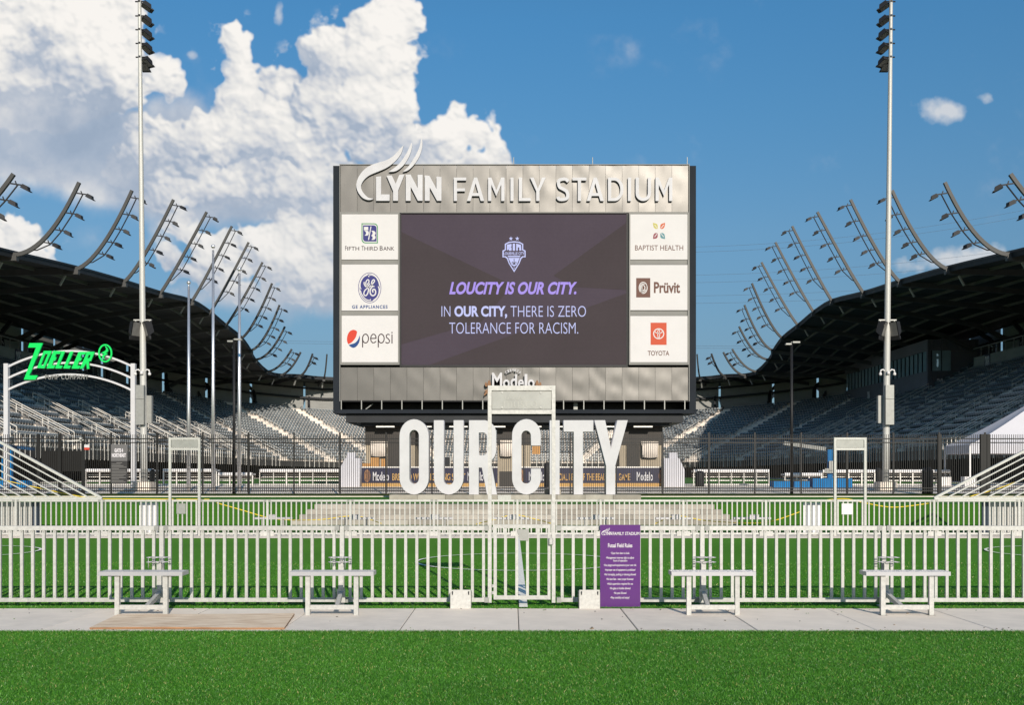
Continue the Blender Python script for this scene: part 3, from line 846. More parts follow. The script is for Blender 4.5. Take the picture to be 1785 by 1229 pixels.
# 1: 5/3 shield
p = sponsor(596.4, 694.4, 374.3, 453.3, 'white panel with a shield logo holding 5/3 and the words FIFTH THIRD BANK')
def z1(pts): return [(sx(600 + x / 15.36), sz(380 + y / 15.36)) for x, y in pts]
def shield(x0, x1, y0, y1, r):
    pts = []
    for i in range(7):
        t = radians(90 - 15 * i); pts.append((x1 - r + r * cos(t), y0 + r - r * sin(t)))
    pts.append((x1, y1))
    for i in range(7):
        t = radians(90 + 15 * i); pts.append((x0 + r + r * cos(t), y1 - r + r * sin(t)))
    pts.append((x0, y0)); return pts
decal(p, shape_mesh([z1(shield(475, 912, 155, 692, 105)), z1(shield(500, 888, 180, 667, 88))], TX, greenp, 0.004))
decal(p, shape_mesh([z1(shield(515, 875, 210, 642, 75))], TX, navy, 0.004))
decal(p, shape_mesh([z1([(540, 250), (655, 250), (655, 342), (540, 342)]),
                     z1(smooth_loop([(548, 352), (620, 352), (664, 380), (664, 450), (625, 485), (553, 485), (590, 450), (595, 400)], 3, (0, 5))),
                     z1([(715, 242), (740, 242), (676, 602), (648, 602)]),
                     z1(smooth_loop([(735, 358), (800, 358), (848, 400), (846, 450), (825, 475), (848, 510), (846, 560), (810, 597), (735, 597), (772, 560), (762, 510), (735, 490), (766, 450), (770, 400)], 3, (0, 8)))], TX - 0.008, sign_white, 0.004))
for s, x0, x1, big in (('F', 38, 78, 1), ('IFTH', 92, 412, 0), ('T', 474, 540, 1), ('HIRD', 552, 908, 0), ('B', 962, 1044, 1), ('ANK', 1056, 1350, 0)):
    decal(p, text_mesh(s, *(q for q in (z1([(x0, 884)])[0][0], z1([(x1, 884)])[0][0], z1([(0, 884)])[0][1], z1([(0, 764 if big else 780)])[0][1])), TX, darkp, 0.004, 0.004), 'lettering')
# 2: script monogram
p = sponsor(596.4, 694.4, 462, 542.2, 'white panel with a round blue GE monogram and the words GE APPLIANCES')
def z2(pts): return [(sx(600 + x / 14.46), sz(465 + y / 14.46)) for x, y in pts]
c_, = z2([(652, 542)]); rx_, rz_ = 290 / 14.46 * K, 385 / 14.46 * K
decal(p, shape_mesh([ell(c_[0], c_[1], rx_, rz_, 48), ell(c_[0], c_[1], rx_ * .955, rz_ * .965, 48)], TX, navy, 0.003))
decal(p, shape_mesh([ell(c_[0], c_[1], rx_ * .87, rz_ * .89, 48)], TX, navy, 0.004))
ge = MB().use(sign_white)
for pts, w in (([(515, 395), (515, 450), (560, 515), (615, 495), (655, 430)], 26), ([(560, 480), (600, 450), (635, 385), (620, 340), (585, 350), (556, 410), (560, 470), (590, 520)], 26),
               ([(630, 520), (615, 640), (580, 720), (540, 740), (505, 700), (525, 620), (590, 555), (670, 505), (735, 430), (775, 375), (755, 338), (715, 370), (700, 430), (715, 490), (772, 512)], 28),
               ([(722, 512), (675, 570), (662, 650), (690, 720), (745, 740), (795, 700), (800, 620), (765, 578), (725, 600), (737, 660)], 32),
               ([(640, 270), (625, 245), (680, 222), (760, 240), (830, 300), (880, 400), (900, 500)], 20), ([(865, 505), (890, 580), (880, 690), (830, 790), (740, 860)], 24),
               ([(665, 830), (670, 855), (600, 850), (520, 800), (450, 700), (415, 600)], 22), ([(435, 580), (412, 500), (430, 380), (500, 270), (600, 215)], 22)):
    stroke(ge, z2(smooth_line(pts, 4)), w / 14.46 * K, TX - 0.005, 0.006)
o = obj('monogram', ge, p)
decal(p, text_mesh('GE APPLIANCES', z2([(210, 0)])[0][0], z2([(1102, 0)])[0][0], z2([(0, 1066)])[0][1], z2([(0, 978)])[0][1], TX, bluep, 0.004, 0.03, 1.25), 'lettering')
# 3: ball logo
p = sponsor(596.4, 694.4, 551, 632, 'white panel with a red, white and blue ball beside the word pepsi')
def z3(pts): return [(sx(600 + x / 13.66), sz(550 + y / 13.66)) for x, y in pts]
decal(p, shape_mesh([z3(smooth_loop([(318, 392), (280, 362), (225, 350), (160, 375), (105, 440), (78, 540), (82, 630), (108, 692), (180, 655), (250, 580), (295, 500)], 4, (0, 7)))], TX, redp, 0.004))
decal(p, shape_mesh([z3(smooth_loop([(375, 480), (384, 560), (360, 660), (300, 745), (230, 778), (165, 755), (118, 710), (180, 690), (260, 665), (320, 610), (358, 540)], 4, (0, 6)))], TX, bluep, 0.004))
pe = MB().use(darkp)
for pts in (ell(517, 557, 70, 105, 24), [(448, 557), (448, 770)], ell(890, 557, 70, 105, 24), [(820, 557), (820, 770)], [(640, 555), (770, 552)], [(768, 552), (760, 490), (725, 455), (690, 455), (655, 490), (638, 555), (650, 620), (690, 660), (730, 655), (770, 620)],
            [(1090, 470), (1050, 452), (1010, 480), (1015, 530), (1060, 565), (1090, 610), (1075, 655), (1035, 668), (990, 645)], [(1146, 460), (1146, 675)], [(1146, 400), (1146, 432)]):
    stroke(pe, z3(pts), 24 / 13.66 * K, TX, 0.006)
obj('lettering', pe, p)
# 4: four leaves
p = sponsor(1098.2, 1197.6, 374.3, 453.3, 'white panel with four coloured leaves above the words BAPTIST HEALTH')
def z4(pts): return [(sx(880 + x / 4.917), sz(230 + y / 4.917)) for x, y in pts]
for m_, pts in ((olive, [(1267, 783), (1303, 797), (1307, 832), (1290, 836), (1272, 818)]), (orangep, [(1370, 783), (1333, 797), (1330, 832), (1347, 836), (1365, 818)]),
                (mauve, [(1267, 922), (1303, 912), (1307, 875), (1290, 870), (1272, 884)]), (tealp, [(1370, 922), (1333, 912), (1330, 875), (1347, 870), (1365, 884)])):
    decal(p, shape_mesh([z4(smooth_loop(pts, 3, (0, 2)))], TX, m_, 0.004))
lv = MB().use(sign_white)
for pts in ([(1300, 828), (1280, 800)], [(1337, 828), (1358, 800)], [(1300, 878), (1280, 905)], [(1337, 878), (1358, 905)]): obj('leaf_vein', stroke(MB().use(sign_white), z4(pts), 0.04, TX - 0.006, 0.004), p)
decal(p, text_mesh('BAPTIST HEALTH', z4([(1113, 0)])[0][0], z4([(1525, 0)])[0][0], z4([(0, 1020)])[0][1], z4([(0, 975)])[0][1], TX, brownp, 0.004, 0.004), 'lettering')
# 5
p = sponsor(1098.2, 1197.6, 462.6, 541.4, 'white panel with a brown square logo beside the word Prüvit')
def z5(pts): return [(sx(1095 + x / 13.66), sz(460 + y / 13.66)) for x, y in pts]
decal(p, shape_mesh([z5([(183, 348), (517, 348), (517, 810), (183, 810)])], TX, brownp, 0.004))
pv = MB().use(sign_white)
for r1, r2, a0, a1 in ((95, 132, 20, 230), (95, 132, 250, 385), (68, 95, 60, 330), (42, 60, 0, 360)):
    c, = z5([(348, 580)]); stroke(pv, ell(c[0], c[1], r1 / 13.66 * K, r2 / 13.66 * K, 20, radians(a0), radians(a1)), 20 / 13.66 * K, TX - 0.006, 0.004)
stroke(pv, z5([(320, 560), (320, 712)]), 22 / 13.66 * K, TX - 0.006, 0.004)
obj('monogram', pv, p)
decal(p, text_mesh('Prüvit', z5([(603, 0)])[0][0], z5([(1225, 0)])[0][0], z5([(0, 708)])[0][1], z5([(0, 440)])[0][1], TX, brownp, 0.004, 0.03), 'lettering')
# 6
p = sponsor(1098.2, 1197.6, 551.4, 632, 'white panel with a coral square logo of crossed ovals above the word TOYOTA')
def z6(pts): return [(sx(1095 + x / 13.66), sz(550 + y / 13.66)) for x, y in pts]
decal(p, shape_mesh([z6([(525, 180), (905, 180), (905, 708), (525, 708)])], TX, toyr, 0.004))
ty = MB().use(sign_white)
for cx, cy, rx, ry in ((717, 443, 120, 117), (717, 443, 24, 104)):
    c, = z6([(cx, cy)]); stroke(ty, ell(c[0], c[1], rx / 13.66 * K, ry / 13.66 * K, 32), (24 if rx > 50 else 16) / 13.66 * K, TX - 0.006, 0.004)
stroke(ty, z6(smooth_line([(625, 380), (650, 415), (717, 435), (785, 415), (808, 380)], 4)), 18 / 13.66 * K, TX - 0.006, 0.004)
obj('emblem', ty, p)
decal(p, text_mesh('TOYOTA', z6([(458, 0)])[0][0], z6([(968, 0)])[0][0], z6([(0, 965)])[0][1], z6([(0, 848)])[0][1], TX, brownp, 0.004, 0.015), 'lettering')

# raised name on the header
nm = thing('stadium_name_sign', 'white raised letters LYNN FAMILY STADIUM with a winged swoosh across the scoreboard top', 'sign', (0, SD - 0.2, sz(352)))
NL = (0, -(SD - 0.2), -sz(352))
def letter(name, me):
    o = link(name, me, nm); o.location = NL; return o
def z7(pts): return [(sx(620 + x / 9.456), sz(240 + y / 9.456)) for x, y in pts]
YL = SD - 0.13
for q in ([(795, 135), (760, 260), (690, 365), (600, 450), (500, 515), (400, 560), (300, 600), (220, 640), (150, 700), (105, 770), (95, 830), (115, 890), (160, 950), (220, 1000), (303, 1015), (250, 1036), (190, 1033), (120, 1000), (60, 930), (25, 850), (20, 770), (45, 680), (100, 590), (180, 510), (280, 455), (400, 415), (500, 385), (600, 330), (680, 260), (740, 190)],
          [(925, 90), (935, 150), (910, 260), (860, 370), (790, 470), (700, 545), (620, 572), (550, 570), (640, 510), (740, 420), (830, 290), (890, 170)],
          [(1085, 2), (1105, 80), (1095, 200), (1050, 330), (980, 440), (900, 525), (830, 565), (780, 570), (860, 500), (940, 390), (1010, 270), (1060, 150)]):
    shp = (0, 14) if len(q) > 20 else (0, 7)
    letter('swoosh', shape_mesh([z7(smooth_loop(q, 4, shp))], YL, letter_white, 0.05))
for q in ([(343, 655), (425, 648), (425, 945), (565, 945), (565, 1050), (343, 1050)], [(515, 637), (600, 632), (665, 770), (725, 622), (808, 618), (705, 880), (705, 1050), (623, 1050), (623, 890)],
          [(832, 618), (910, 618), (1025, 840), (1025, 622), (1107, 622), (1107, 1050), (1030, 1050), (912, 820), (912, 1050), (832, 1050)],
          [(1145, 632), (1220, 638), (1335, 855), (1335, 650), (1418, 660), (1418, 1050), (1345, 1050), (1225, 830), (1225, 1050), (1145, 1050)]):
    letter('letter', shape_mesh([z7(q)], YL, letter_white, 0.05))
def glyph(ch, x0, x1, y0, y1, w):
    """plain geometric capital in px (y grows downwards); w is the stroke"""
    W, H = x1 - x0, y1 - y0; cx = (x0 + x1) / 2; h = w * .92
    def arc(cx, cy, rx, ry, a0, a1, n=10): return [(cx + rx * cos(radians(a0 + (a1 - a0) * i / n)), cy - ry * sin(radians(a0 + (a1 - a0) * i / n))) for i in range(n + 1)]
    if ch == 'I': return [[(x0, y0), (x1, y0), (x1, y1), (x0, y1)]]
    if ch == 'L': return [[(x0, y0), (x0 + w, y0), (x0 + w, y1 - h), (x1, y1 - h), (x1, y1), (x0, y1)]]
    if ch == 'T': return [[(x0, y0), (x1, y0), (x1, y0 + h), (cx + w / 2, y0 + h), (cx + w / 2, y1), (cx - w / 2, y1), (cx - w / 2, y0 + h), (x0, y0 + h)]]
    if ch == 'F': m = y0 + H * .46; return [[(x0, y0), (x1, y0), (x1, y0 + h), (x0 + w, y0 + h), (x0 + w, m), (x1 - W * .1, m), (x1 - W * .1, m + h), (x0 + w, m + h), (x0 + w, y1), (x0, y1)]]
    if ch == 'Y': m = y0 + H * .58; return [[(x0, y0), (x0 + w * 1.15, y0), (cx, m - w * .75), (x1 - w * 1.15, y0), (x1, y0), (cx + w / 2, m), (cx + w / 2, y1), (cx - w / 2, y1), (cx - w / 2, m)]]
    if ch == 'M': return [[(x0, y0), (x0 + w, y0), (cx, y0 + H * .55), (x1 - w, y0), (x1, y0), (x1, y1), (x1 - w, y1), (x1 - w, y0 + H * .30), (cx, y0 + H * .80), (x0 + w, y0 + H * .30), (x0 + w, y1), (x0, y1)]]
    if ch == 'A':
        s1 = (W / 2 - w * .5) / H
        m = y0 + H * .66
        xl = lambda y: cx - w * .5 - (y - y0) * s1
        return [[(cx - w * .5, y0), (cx + w * .5, y0), (x1, y1), (x1 - w * 1.1, y1), (x1 - w * 1.1 - (y1 - m - h) * s1, m + h), (x0 + w * 1.1 + (y1 - m - h) * s1, m + h), (x0 + w * 1.1, y1), (x0, y1)],
                [(cx, y0 + H * .24), (xl(m) + w * 1.1 , m), (2 * cx - xl(m) - w * 1.1, m)]]
    if ch == 'D': return [[(x0, y0), (x0 + W * .42, y0)] + arc(x0 + W * .42, (y0 + y1) / 2, W * .58, H / 2, 90, -90, 16)[1:] + [(x0, y1)], [(x0 + w, y0 + h), (x0 + W * .40, y0 + h)] + arc(x0 + W * .40, (y0 + y1) / 2, W * .60 - w, H / 2 - h, 90, -90, 16)[1:] + [(x0 + w, y1 - h)]]
    if ch == 'U': r = W / 2; return [[(x0, y0), (x0 + w, y0)] + arc(cx, y1 - r, r - w, r - h, 180, 360, 12) + [(x1 - w, y0), (x1, y0)] + arc(cx, y1 - r, r, r, 0, -180, 16)]
    if ch == 'S':
        c = [(x1 - w * .35, y0 + H * .17), (cx + W * .22, y0 + H * .075), (cx, y0 + h * .52), (x0 + W * .2, y0 + H * .12), (x0 + w * .62, y0 + H * .26), (x0 + W * .25, y0 + H * .41), (cx, y0 + H * .49), (x1 - W * .24, y0 + H * .58), (x1 - w * .55, y0 + H * .73), (x1 - W * .2, y0 + H * .88), (cx, y1 - h * .52), (x0 + W * .2, y1 - H * .08), (x0 + w * .35, y1 - H * .18)]
        c = smooth_line(c, 5); L_, R_ = [], []
        for i, p in enumerate(c):
            a, b = c[max(i - 1, 0)], c[min(i + 1, len(c) - 1)]; dx, dy = b[0] - a[0], b[1] - a[1]; l = hypot(dx, dy)
            L_.append((p[0] - dy / l * w / 2, p[1] + dx / l * w / 2)); R_.append((p[0] + dy / l * w / 2, p[1] - dx / l * w / 2))
        return [L_ + R_[::-1]]
for ch, a, b_ in (('F', 791.3, 812.9), ('A', 814.3, 844.2), ('M', 851, 879.4), ('I', 889.8, 895.3), ('L', 904.4, 925.1), ('Y', 923.7, 951.2), ('S', 970, 992.5), ('T', 997.6, 1021.8), ('A', 1022.3, 1052.3), ('D', 1059.4, 1086.4), ('I', 1094, 1099.6), ('U', 1107.4, 1134.2), ('M', 1142, 1171.2)):
    letter('letter', shape_mesh([[(sx(x), sz(y)) for x, y in lp] for lp in glyph(ch, a, b_, 310.6, 351.4, 5.6)], YL, letter_white, 0.05))
# second raised sign on the lower fascia
mo = thing('beer_sign', 'raised white lettering CERVEZA Modelo with small tan lion figures under the video screen', 'sign', (sx(895), SD - 0.2, sz(692)))
ML = (-sx(895), -(SD - 0.2), -sz(692))
def z8(pts): return [(sx(820 + x / 9.917), sz(630 + y / 9.917)) for x, y in pts]
def mpart(n, me): o = link(n, me, mo); o.location = ML; return o
for ch, a, b_, t, bt in (('M', 375, 548, 205, 470), ('o', 565, 680, 320, 470), ('d', 692, 805, 228, 470), ('e', 822, 925, 320, 470), ('l', 935, 983, 228, 470), ('o', 992, 1105, 320, 470)):
    mpart('letter', text_mesh(ch, z8([(a, 0)])[0][0], z8([(b_, 0)])[0][0], z8([(0, bt)])[0][1], z8([(0, t)])[0][1], SD - 0.25, letter_white, 0.06, 0.022))
for i, ch in enumerate('CERVEZA'):
    t = (i - 3) / 3; a = 738 + 118 * t; y = 158 + 40 * t * t
    me = text_mesh(ch, -0.5, 0.5, -0.5, 0.5, 0, letter_white, 0.04, 0.03)
    s_ = 30 / 9.917 * K; h_ = 44 / 9.917 * K
    x, z = z8([(a, y)])[0]; ro = -t * 0.65
    n_ = len(me.vertices); A = np.empty(n_ * 3, np.float32); me.vertices.foreach_get('co', A); A = A.reshape(-1, 3)
    X, Z = A[:, 0] * s_, A[:, 2] * h_
    me.vertices.foreach_set('co', np.stack([x + X * cos(ro) - Z * sin(ro), SD - 0.2 + A[:, 1], z + X * sin(ro) + Z * cos(ro)], 1).ravel()); me.update()
    mpart('letter', me)
lion = [[(325, 330), (345, 360), (350, 430), (300, 430), (300, 370)], [(270, 365), (290, 400), (292, 440), (262, 440), (250, 400)], [(300, 470), (300, 560), (270, 570), (255, 600), (240, 590), (250, 550), (270, 540), (250, 520), (262, 500), (285, 505)]]
mpart('lion_figure', shape_mesh([z8(smooth_loop(q, 3)) for q in lion], SD - 0.22, tan, 0.06))
mpart('lion_figure', shape_mesh([z8(smooth_loop([(1476 - x, y) for x, y in q], 3)) for q in (lion[0], lion[1])] , SD - 0.22, tan, 0.06))

# catwalk and underside
cw = MB().use(black)
cw.box(sx(592), sx(1202), SD + 1.9, SD + 2.2, sz(722), sz(698.5))
cw.box(sx(593), sx(1201), SD + 0.0, SD + 2.4, sz(700.2), sz(698.6))
bpart('catwalk_recess', cw)
cw = MB().use(sbframe)
cw.box(sx(583), sx(1211), SD - 0.5, SD + 2.4, sz(721.5), sz(717.5))
cw.box(sx(586), sx(1208), SD - 0.3, SD + 0.3, sz(718), sz(714.6))
bpart('catwalk_floor', cw)
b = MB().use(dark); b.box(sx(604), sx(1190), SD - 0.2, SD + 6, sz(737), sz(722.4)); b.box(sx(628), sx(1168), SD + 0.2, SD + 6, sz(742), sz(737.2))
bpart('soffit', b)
pr = MB().use(galv_dull).box(-0.025, 0.025, -0.03, 0.03, sz(717.5), sz(698.7)).mesh('rail_post')
for i in range(18):
    x = 596 + i * 35.1
    if 845 < x < 968 and i % 2: pass
    link('rail_post', pr, board, loc=(sx(x), -0.2, -PZ))
b = MB().use(galv_dull); b.box(sx(594), sx(1200), SD - 0.24, SD - 0.19, sz(715.8), sz(714.6)); b.bar((sx(636), SD + 0.3, sz(713)), (sx(648), SD + 0.5, sz(703)), 0.05)
b.box(sx(1001), sx(1008), SD + 0.6, SD + 0.65, sz(716), sz(701)); bpart('rail', b)
nz = MB().use(galv_dull)
for x in (717, 895.5, 1033.7, 1199.5): nz.tube([(sx(x), SD + 0.3, sz(290)), (sx(x), SD + 0.3, sz(271 if x > 800 else 277))], 0.022, 6)
bpart('lightning_rod', nz)
b = MB().use(trim).box(sx(632), sx(653), SD + 0.4, SD + 1.2, sz(288), sz(283.5)); bpart('roof_hatch', b)
for x in (638, 1150):
    b = MB().use(dark); b.box(sx(x), sx(x + 7), SD + 1.5, SD + 2.2, PZ, sz(741)); bpart('column', b)
sp = MB().use(black)
for s_ in (-1, 1):
    cx = 892.5 + s_ * 276; sp2 = MB().use(black)
    sp2.obox((sx(cx), SD + 0.3, sz(731)), (0.16, 0, 0), (0, 0.16, 0), (0.05, 0, 0.24)); bpart('loudspeaker', sp2)

# bar kiosks under the board
def kiosk(xa, xb, label, cloths=(), doors=(), yk=SD + 1.0):
    t = thing('kiosk', label, 'kiosk', (sx((xa + xb) / 2), yk, PZ), 'bar kiosks under the scoreboard')
    loc = (-sx((xa + xb) / 2), -yk, -PZ)
    d = yk; X = lambda px: WX(px, d); Z = lambda py: WZ(py, d)
    b = MB().use(beige).box(X(xa), X(xb), yk, yk + 3.5, PZ, Z(776)); o = obj('wall', b, t); o.location = loc
    b = MB().use(kdark).box(X(xa) - .03, X(xb) + .03, yk - 0.05, yk + 3.6, Z(775.8), Z(742)); o = obj('fascia', b, t); o.location = loc  # dark colour paints in the shade under the board on the upper wall
    for (a, c, y0, y1) in doors:
        b = MB().use(kdark).box(X(a), X(c), yk - 0.06, yk - 0.01, Z(y1), Z(y0)); o = obj('door', b, t); o.location = loc
    for (a, c, y0, y1) in cloths:
        b = MB().use(cloth)
        n, m_ = 8, 6; o0 = len(b.v)
        for j in range(m_ + 1):
            for i in range(n + 1):
                u, v = i / n, j / m_
                bulge = 0.28 + 0.14 * sin(pi * u) * (1 - .3 * v) + 0.02 * sin(9 * u + 4 * v)
                b.v.append((X(a) + (X(c) - X(a)) * (u + 0.02 * sin(5 * v + u * 3)), yk - 0.06 - bulge * (0.35 + 0.65 * sin(pi * min(v * 0.9 + .1, 1))), Z(y1) + (Z(y0) - Z(y1)) * v - 0.05 * sin(pi * u) * (1 - v)))
        for j in range(m_):
            for i in range(n):
                k = o0 + j * (n + 1) + i; b.f.append((k, k + 1, k + n + 2, k + n + 1)); b.m.append(0)
        b.box(X(a) + .04, X(c) - .04, yk - 0.3, yk - 0.07, Z(y1) + 0.05, Z(y0) - .04)
        b.use(kdark).box(X(a) + .05, X(c) - .05, yk - 0.25, yk - 0.09, Z(y1) - 0.05, Z(y1) + 0.02)
        o = obj('cloth_cover', b, t, smooth=True); o.location = loc
    return t
kiosk(637.5, 723, 'tan bar kiosk left of the letter O with one pale cloth cover hanging', [(647, 676, 770, 795)], [(676, 697, 768, 816)])
kiosk(867, 925, 'narrow tan bar kiosk behind the gap between R and C with a cloth cover', [(872, 893, 768, 795)])
kiosk(1080, 1154, 'tan bar kiosk right of the letter Y with dark door and pale cloth cover', [(1118, 1146, 770, 797)], [(1092, 1115, 776, 814)])
for i, (xa, xb) in enumerate(((655, 687), (733, 752), (783, 815), (857, 881), (925, 944), (976, 985), (1052, 1073), (1105, 1138))):
    b = MB().use(kdark).box(-(xb - xa) / 2 * K, (xb - xa) / 2 * K, 0.05, 0.3, 0.03, 0.1)
    b.use(mat('tube_light_%d' % i, (0.8, 0.78, 0.72), 0.5, emit=(1, 0.93, 0.8), estr=0.12)).box(-(xb - xa) / 2 * K, (xb - xa) / 2 * K, 0, 0.25, -0.035, 0.03)
    bpart('strip_light', b).location = (sx((xa + xb) / 2), 0.1 , sz(738.5) - 0.17 - PZ)

# printed banner walls
def banner(xa, xb, label, items):
    d = SD - 1.6; X = lambda px: WX(px, d); Z = lambda py: WZ(py, d)
    t = thing('banner_wall', label, 'banner', (X((xa + xb) / 2), d, PZ)); loc = (-X((xa + xb) / 2), -d, -PZ)
    def add(n, me): o = link(n, me, t); o.location = loc; return o
    add('banner', MB().use(navy2).box(X(xa), X(xb), d, d + 0.12, Z(842.5), Z(815.8)).mesh('banner'))
    add('gold_stripe', MB().use(gold).box(X(xa), X(xb), d + 0.004, d + 0.12, PZ, Z(842.6)).mesh('gold_stripe'))
    add('cap_rail', MB().use(railw).box(X(xa) - .03, X(xb) + .03, d - 0.03, d + 0.18, Z(815.7), Z(813.8)).mesh('cap_rail'))
    for kind, a, b_, s in items:
        if kind == 'lion':
            add('lion_emblem', shape_mesh([[(x, z) for x, z in ell(X((a + b_) / 2), Z(830), X(b_) / 2 - X(a) / 2, 0.36, 18)]], d - 0.001, tan, 0.004))
            l2 = MB().use(navy2)
            for k in range(3): stroke(l2, smooth_line([(X(a) + .08 + k * .1, Z(838)), (X(a) + .14 + k * .08, Z(830)), (X(a) + .06 + k * .11, Z(823))], 4), 0.025, d - 0.006, 0.004)
            o = obj('lion_line', l2, t); o.location = loc
        else:
            big = kind == 'white'
            add('lettering', text_mesh(s, X(a), X(b_), Z(838.5 if big else 838), Z(823 if big else 825.5), d - 0.001, letter_white if big else gold, 0.004, 0.018))
    return t
banner(628, 867, 'navy banner wall reading Modelo BREWED WITH FIGHTING SPIRIT left of the R', [('lion', 634.5, 645.5, ''), ('white', 650, 678, 'Modelo'), ('gold', 684, 811, 'BREWED WITH FIGHTING SPIRIT'), ('white', 815, 843, 'Modelo')])
banner(907, 1163, 'navy banner wall reading Modelo OFFICIAL BEER OF THE BEAUTIFUL GAME', [('lion', 906.5, 913, ''), ('white', 922, 950, 'Modelo'), ('gold', 958, 1098.5, 'OFFICIAL BEER OF THE BEAUTIFUL GAME'), ('white', 1110, 1138, 'Modelo'), ('lion', 1148, 1158, '')])
d = SD - 1.5
b = MB().use(kdark).box(WX(867, d) + .1, WX(906, d), d, d + 0.3, PZ, WZ(822, d)); o = obj('low_wall', b); tag(o, 'plain black low wall closing the gap between the two banner walls', 'wall')
b = MB().use(cardb)
for (xa, xb, y0, y1, lab) in ((646, 660, 798, 813, 'cardboard box left of the kiosk door on the bar counter'), (632, 645, 808, 814, 'flat cardboard tray at the left end of the bar counter'), (664, 671, 800, 813, 'slim cardboard box standing nearest the dark kiosk door')):
    d = SD - 0.6; w_ = WX(xb, d) - WX(xa, d)
    b = MB().use(cardb).box(WX(xa, d), WX(xb, d), d, d + 0.5, PZ, WZ(y0, d)); o = obj('cardboard_box', b)
    tag(o, lab, 'box', 'boxes on the bar counter')
d = SD + 0.8
b = MB().use(cardb).box(WX(928, d), WX(942, d), d, d + 0.1, WZ(792, d), WZ(777, d)); o = obj('menu_board', b); tag(o, 'small orange menu board behind the letter C', 'sign')
b = MB().use(tealp); b.mats = [dark]; b.box(WX(775, d), WX(784, d), d, d + 0.1, WZ(811, d), WZ(797, d)); o = obj('chalk_board', b); tag(o, 'small dark chalk board on the counter inside the letter U', 'sign')

# draped white cabinets beside the banner walls
for s_, lab in ((-1, 'white draped cabinet at the left end of the left banner wall'), (1, 'white draped cabinet at the right end of the right banner wall')):
    d = SD - 1.8
    t = thing('draped_cabinet', lab, 'cabinet', (WX(892.5 + s_ * 281, d), d, PZ), 'white draped cabinets')
    b = MB().use(cloth); b.mats = [tentm]
    s2 = -s_     # the sloped side faces outward
    kx_ = d / F
    P_ = [(17, 0), (17, WZ(800, d) - PZ), (-7, WZ(800, d) - PZ), (-13, WZ(812, d) - PZ), (-17, WZ(821, d) - PZ), (-17, 0)]
    link('cover', shape_mesh([[(x * kx_ * s2, z) for x, z in P_]], 0, tentm, 0.5, 0.03), t)
    link('cap', shape_mesh([[(x * kx_ * s2, z) for x, z in ((-6, WZ(800, d) - PZ), (8, WZ(800, d) - PZ), (8, WZ(790, d) - PZ), (-5, WZ(790, d) - PZ))]], 0, tentm, 0.25, 0.02), t)

# ------------------------------------------------------------------ OUR CITY letters on their plinth
LD = 39.4; LK = LD / F
lx = lambda px: WX(px, LD)
lz = lambda py: WZ(py, LD)
pz_ = TZ + 0.20
pli = thing('plinth', 'long low concrete plinth under the OUR CITY letters', 'plinth', (lx(897), LD, TZ))
xa, xb = lx(681), lx(1115)
for i in range(9):
    w = (xb - xa) / 9
    o = obj('concrete_block', MB().use(block_mats[(i * 2) % 3]).box(xa + i * w + .006 - lx(897), xa + (i + 1) * w - .006 - lx(897), -0.45 , 0.75, 0, 0.20 + 0.003 * (i % 2)), pli)
def ring_letter(x0, x1, y0, y1, w, open_=None, top_flat=False):
    """rounded condensed O in px"""
    cx = (x0 + x1) / 2; r = (x1 - x0) / 2
    out = []
    for i in range(13): t = pi - pi * i / 12; out.append((cx + r * cos(t), y0 + r * 1.12 - r * 1.12 * sin(t)))
    for i in range(13): t = -pi * i / 12; out.append((cx + r * cos(t), y1 - r * 1.12 - r * 1.12 * sin(t)))
    return out
def L2(loops): return [[(lx(x), lz(y)) for x, y in lp] for lp in loops]
def capO(x0, x1, y0, y1, w):
    r = (x1 - x0) / 2; cx = (x0 + x1) / 2
    def lp(r, y0, y1):
        ry = r * 1.15; out = []
        for i in range(15): t = pi - pi * i / 14; out.append((cx + r * cos(t), y0 + ry - ry * sin(t)))
        for i in range(15): t = -pi * i / 14; out.append((cx + r * cos(t), y1 - ry - ry * sin(t)))
        return out
    return [lp(r, y0, y1), lp(r - w, y0 + w + 1.5, y1 - w - 1.5)]
shapes = []
shapes.append(('O', capO(698, 747.5, 732.8, 862.5, 16)))
def arcpts(cx, cy, rx, ry, a0, a1, n=14): return [(cx + rx * cos(radians(a0 + (a1 - a0) * i / n)), cy - ry * sin(radians(a0 + (a1 - a0) * i / n))) for i in range(n + 1)]
U = [(757.6, 734.5), (773.6, 734.5)] + arcpts(782.7, 838, 9.1, 8.5, 180, 360) + [(791.8, 734.5), (807.8, 734.5)] + arcpts(782.7, 833.5, 25.1, 29, 0, -180)
shapes.append(('U', [U]))
Rr = [(818.5, 734.5), (846, 734.5)] + arcpts(843, 757, 21.5, 22.5, 80, 0, 8) + arcpts(843, 786, 21.5, 22, 0, -55, 6) + [(866, 862.5), (849.5, 862.5), (840.5, 815.5), (834.5, 815.5), (834.5, 862.5), (818.5, 862.5)]
Rh = [(834.5, 755), (842, 755)] + arcpts(842, 762, 7.5, 7, 90, 0, 5) + arcpts(842, 788, 7.5, 7.5, 0, -90, 5) + [(834.5, 795.5)]
shapes.append(('R', [Rr, Rh]))
C = arcpts(917.5, 760, 24.4, 27.5, 0, 180) + arcpts(917.5, 834.5, 24.4, 28, 180, 360) + [(941.9, 818.6), (926, 818.6)] + arcpts(917, 836.5, 8.6, 8, 0, -180) + arcpts(917, 760.5, 8.6, 9, 180, 0) + [(926, 777.5), (941.9, 777.5)]
shapes.append(('C', [C]))
shapes.append(('I', [[(958.5, 734.5), (974.5, 734.5), (974.5, 862.5), (958.5, 862.5)]]))
shapes.append(('T', [[(982.4, 734.5), (1033, 734.5), (1033, 753.5), (1015, 753.5), (1015, 862.5), (1000, 862.5), (1000, 753.5), (982.4, 753.5)]]))
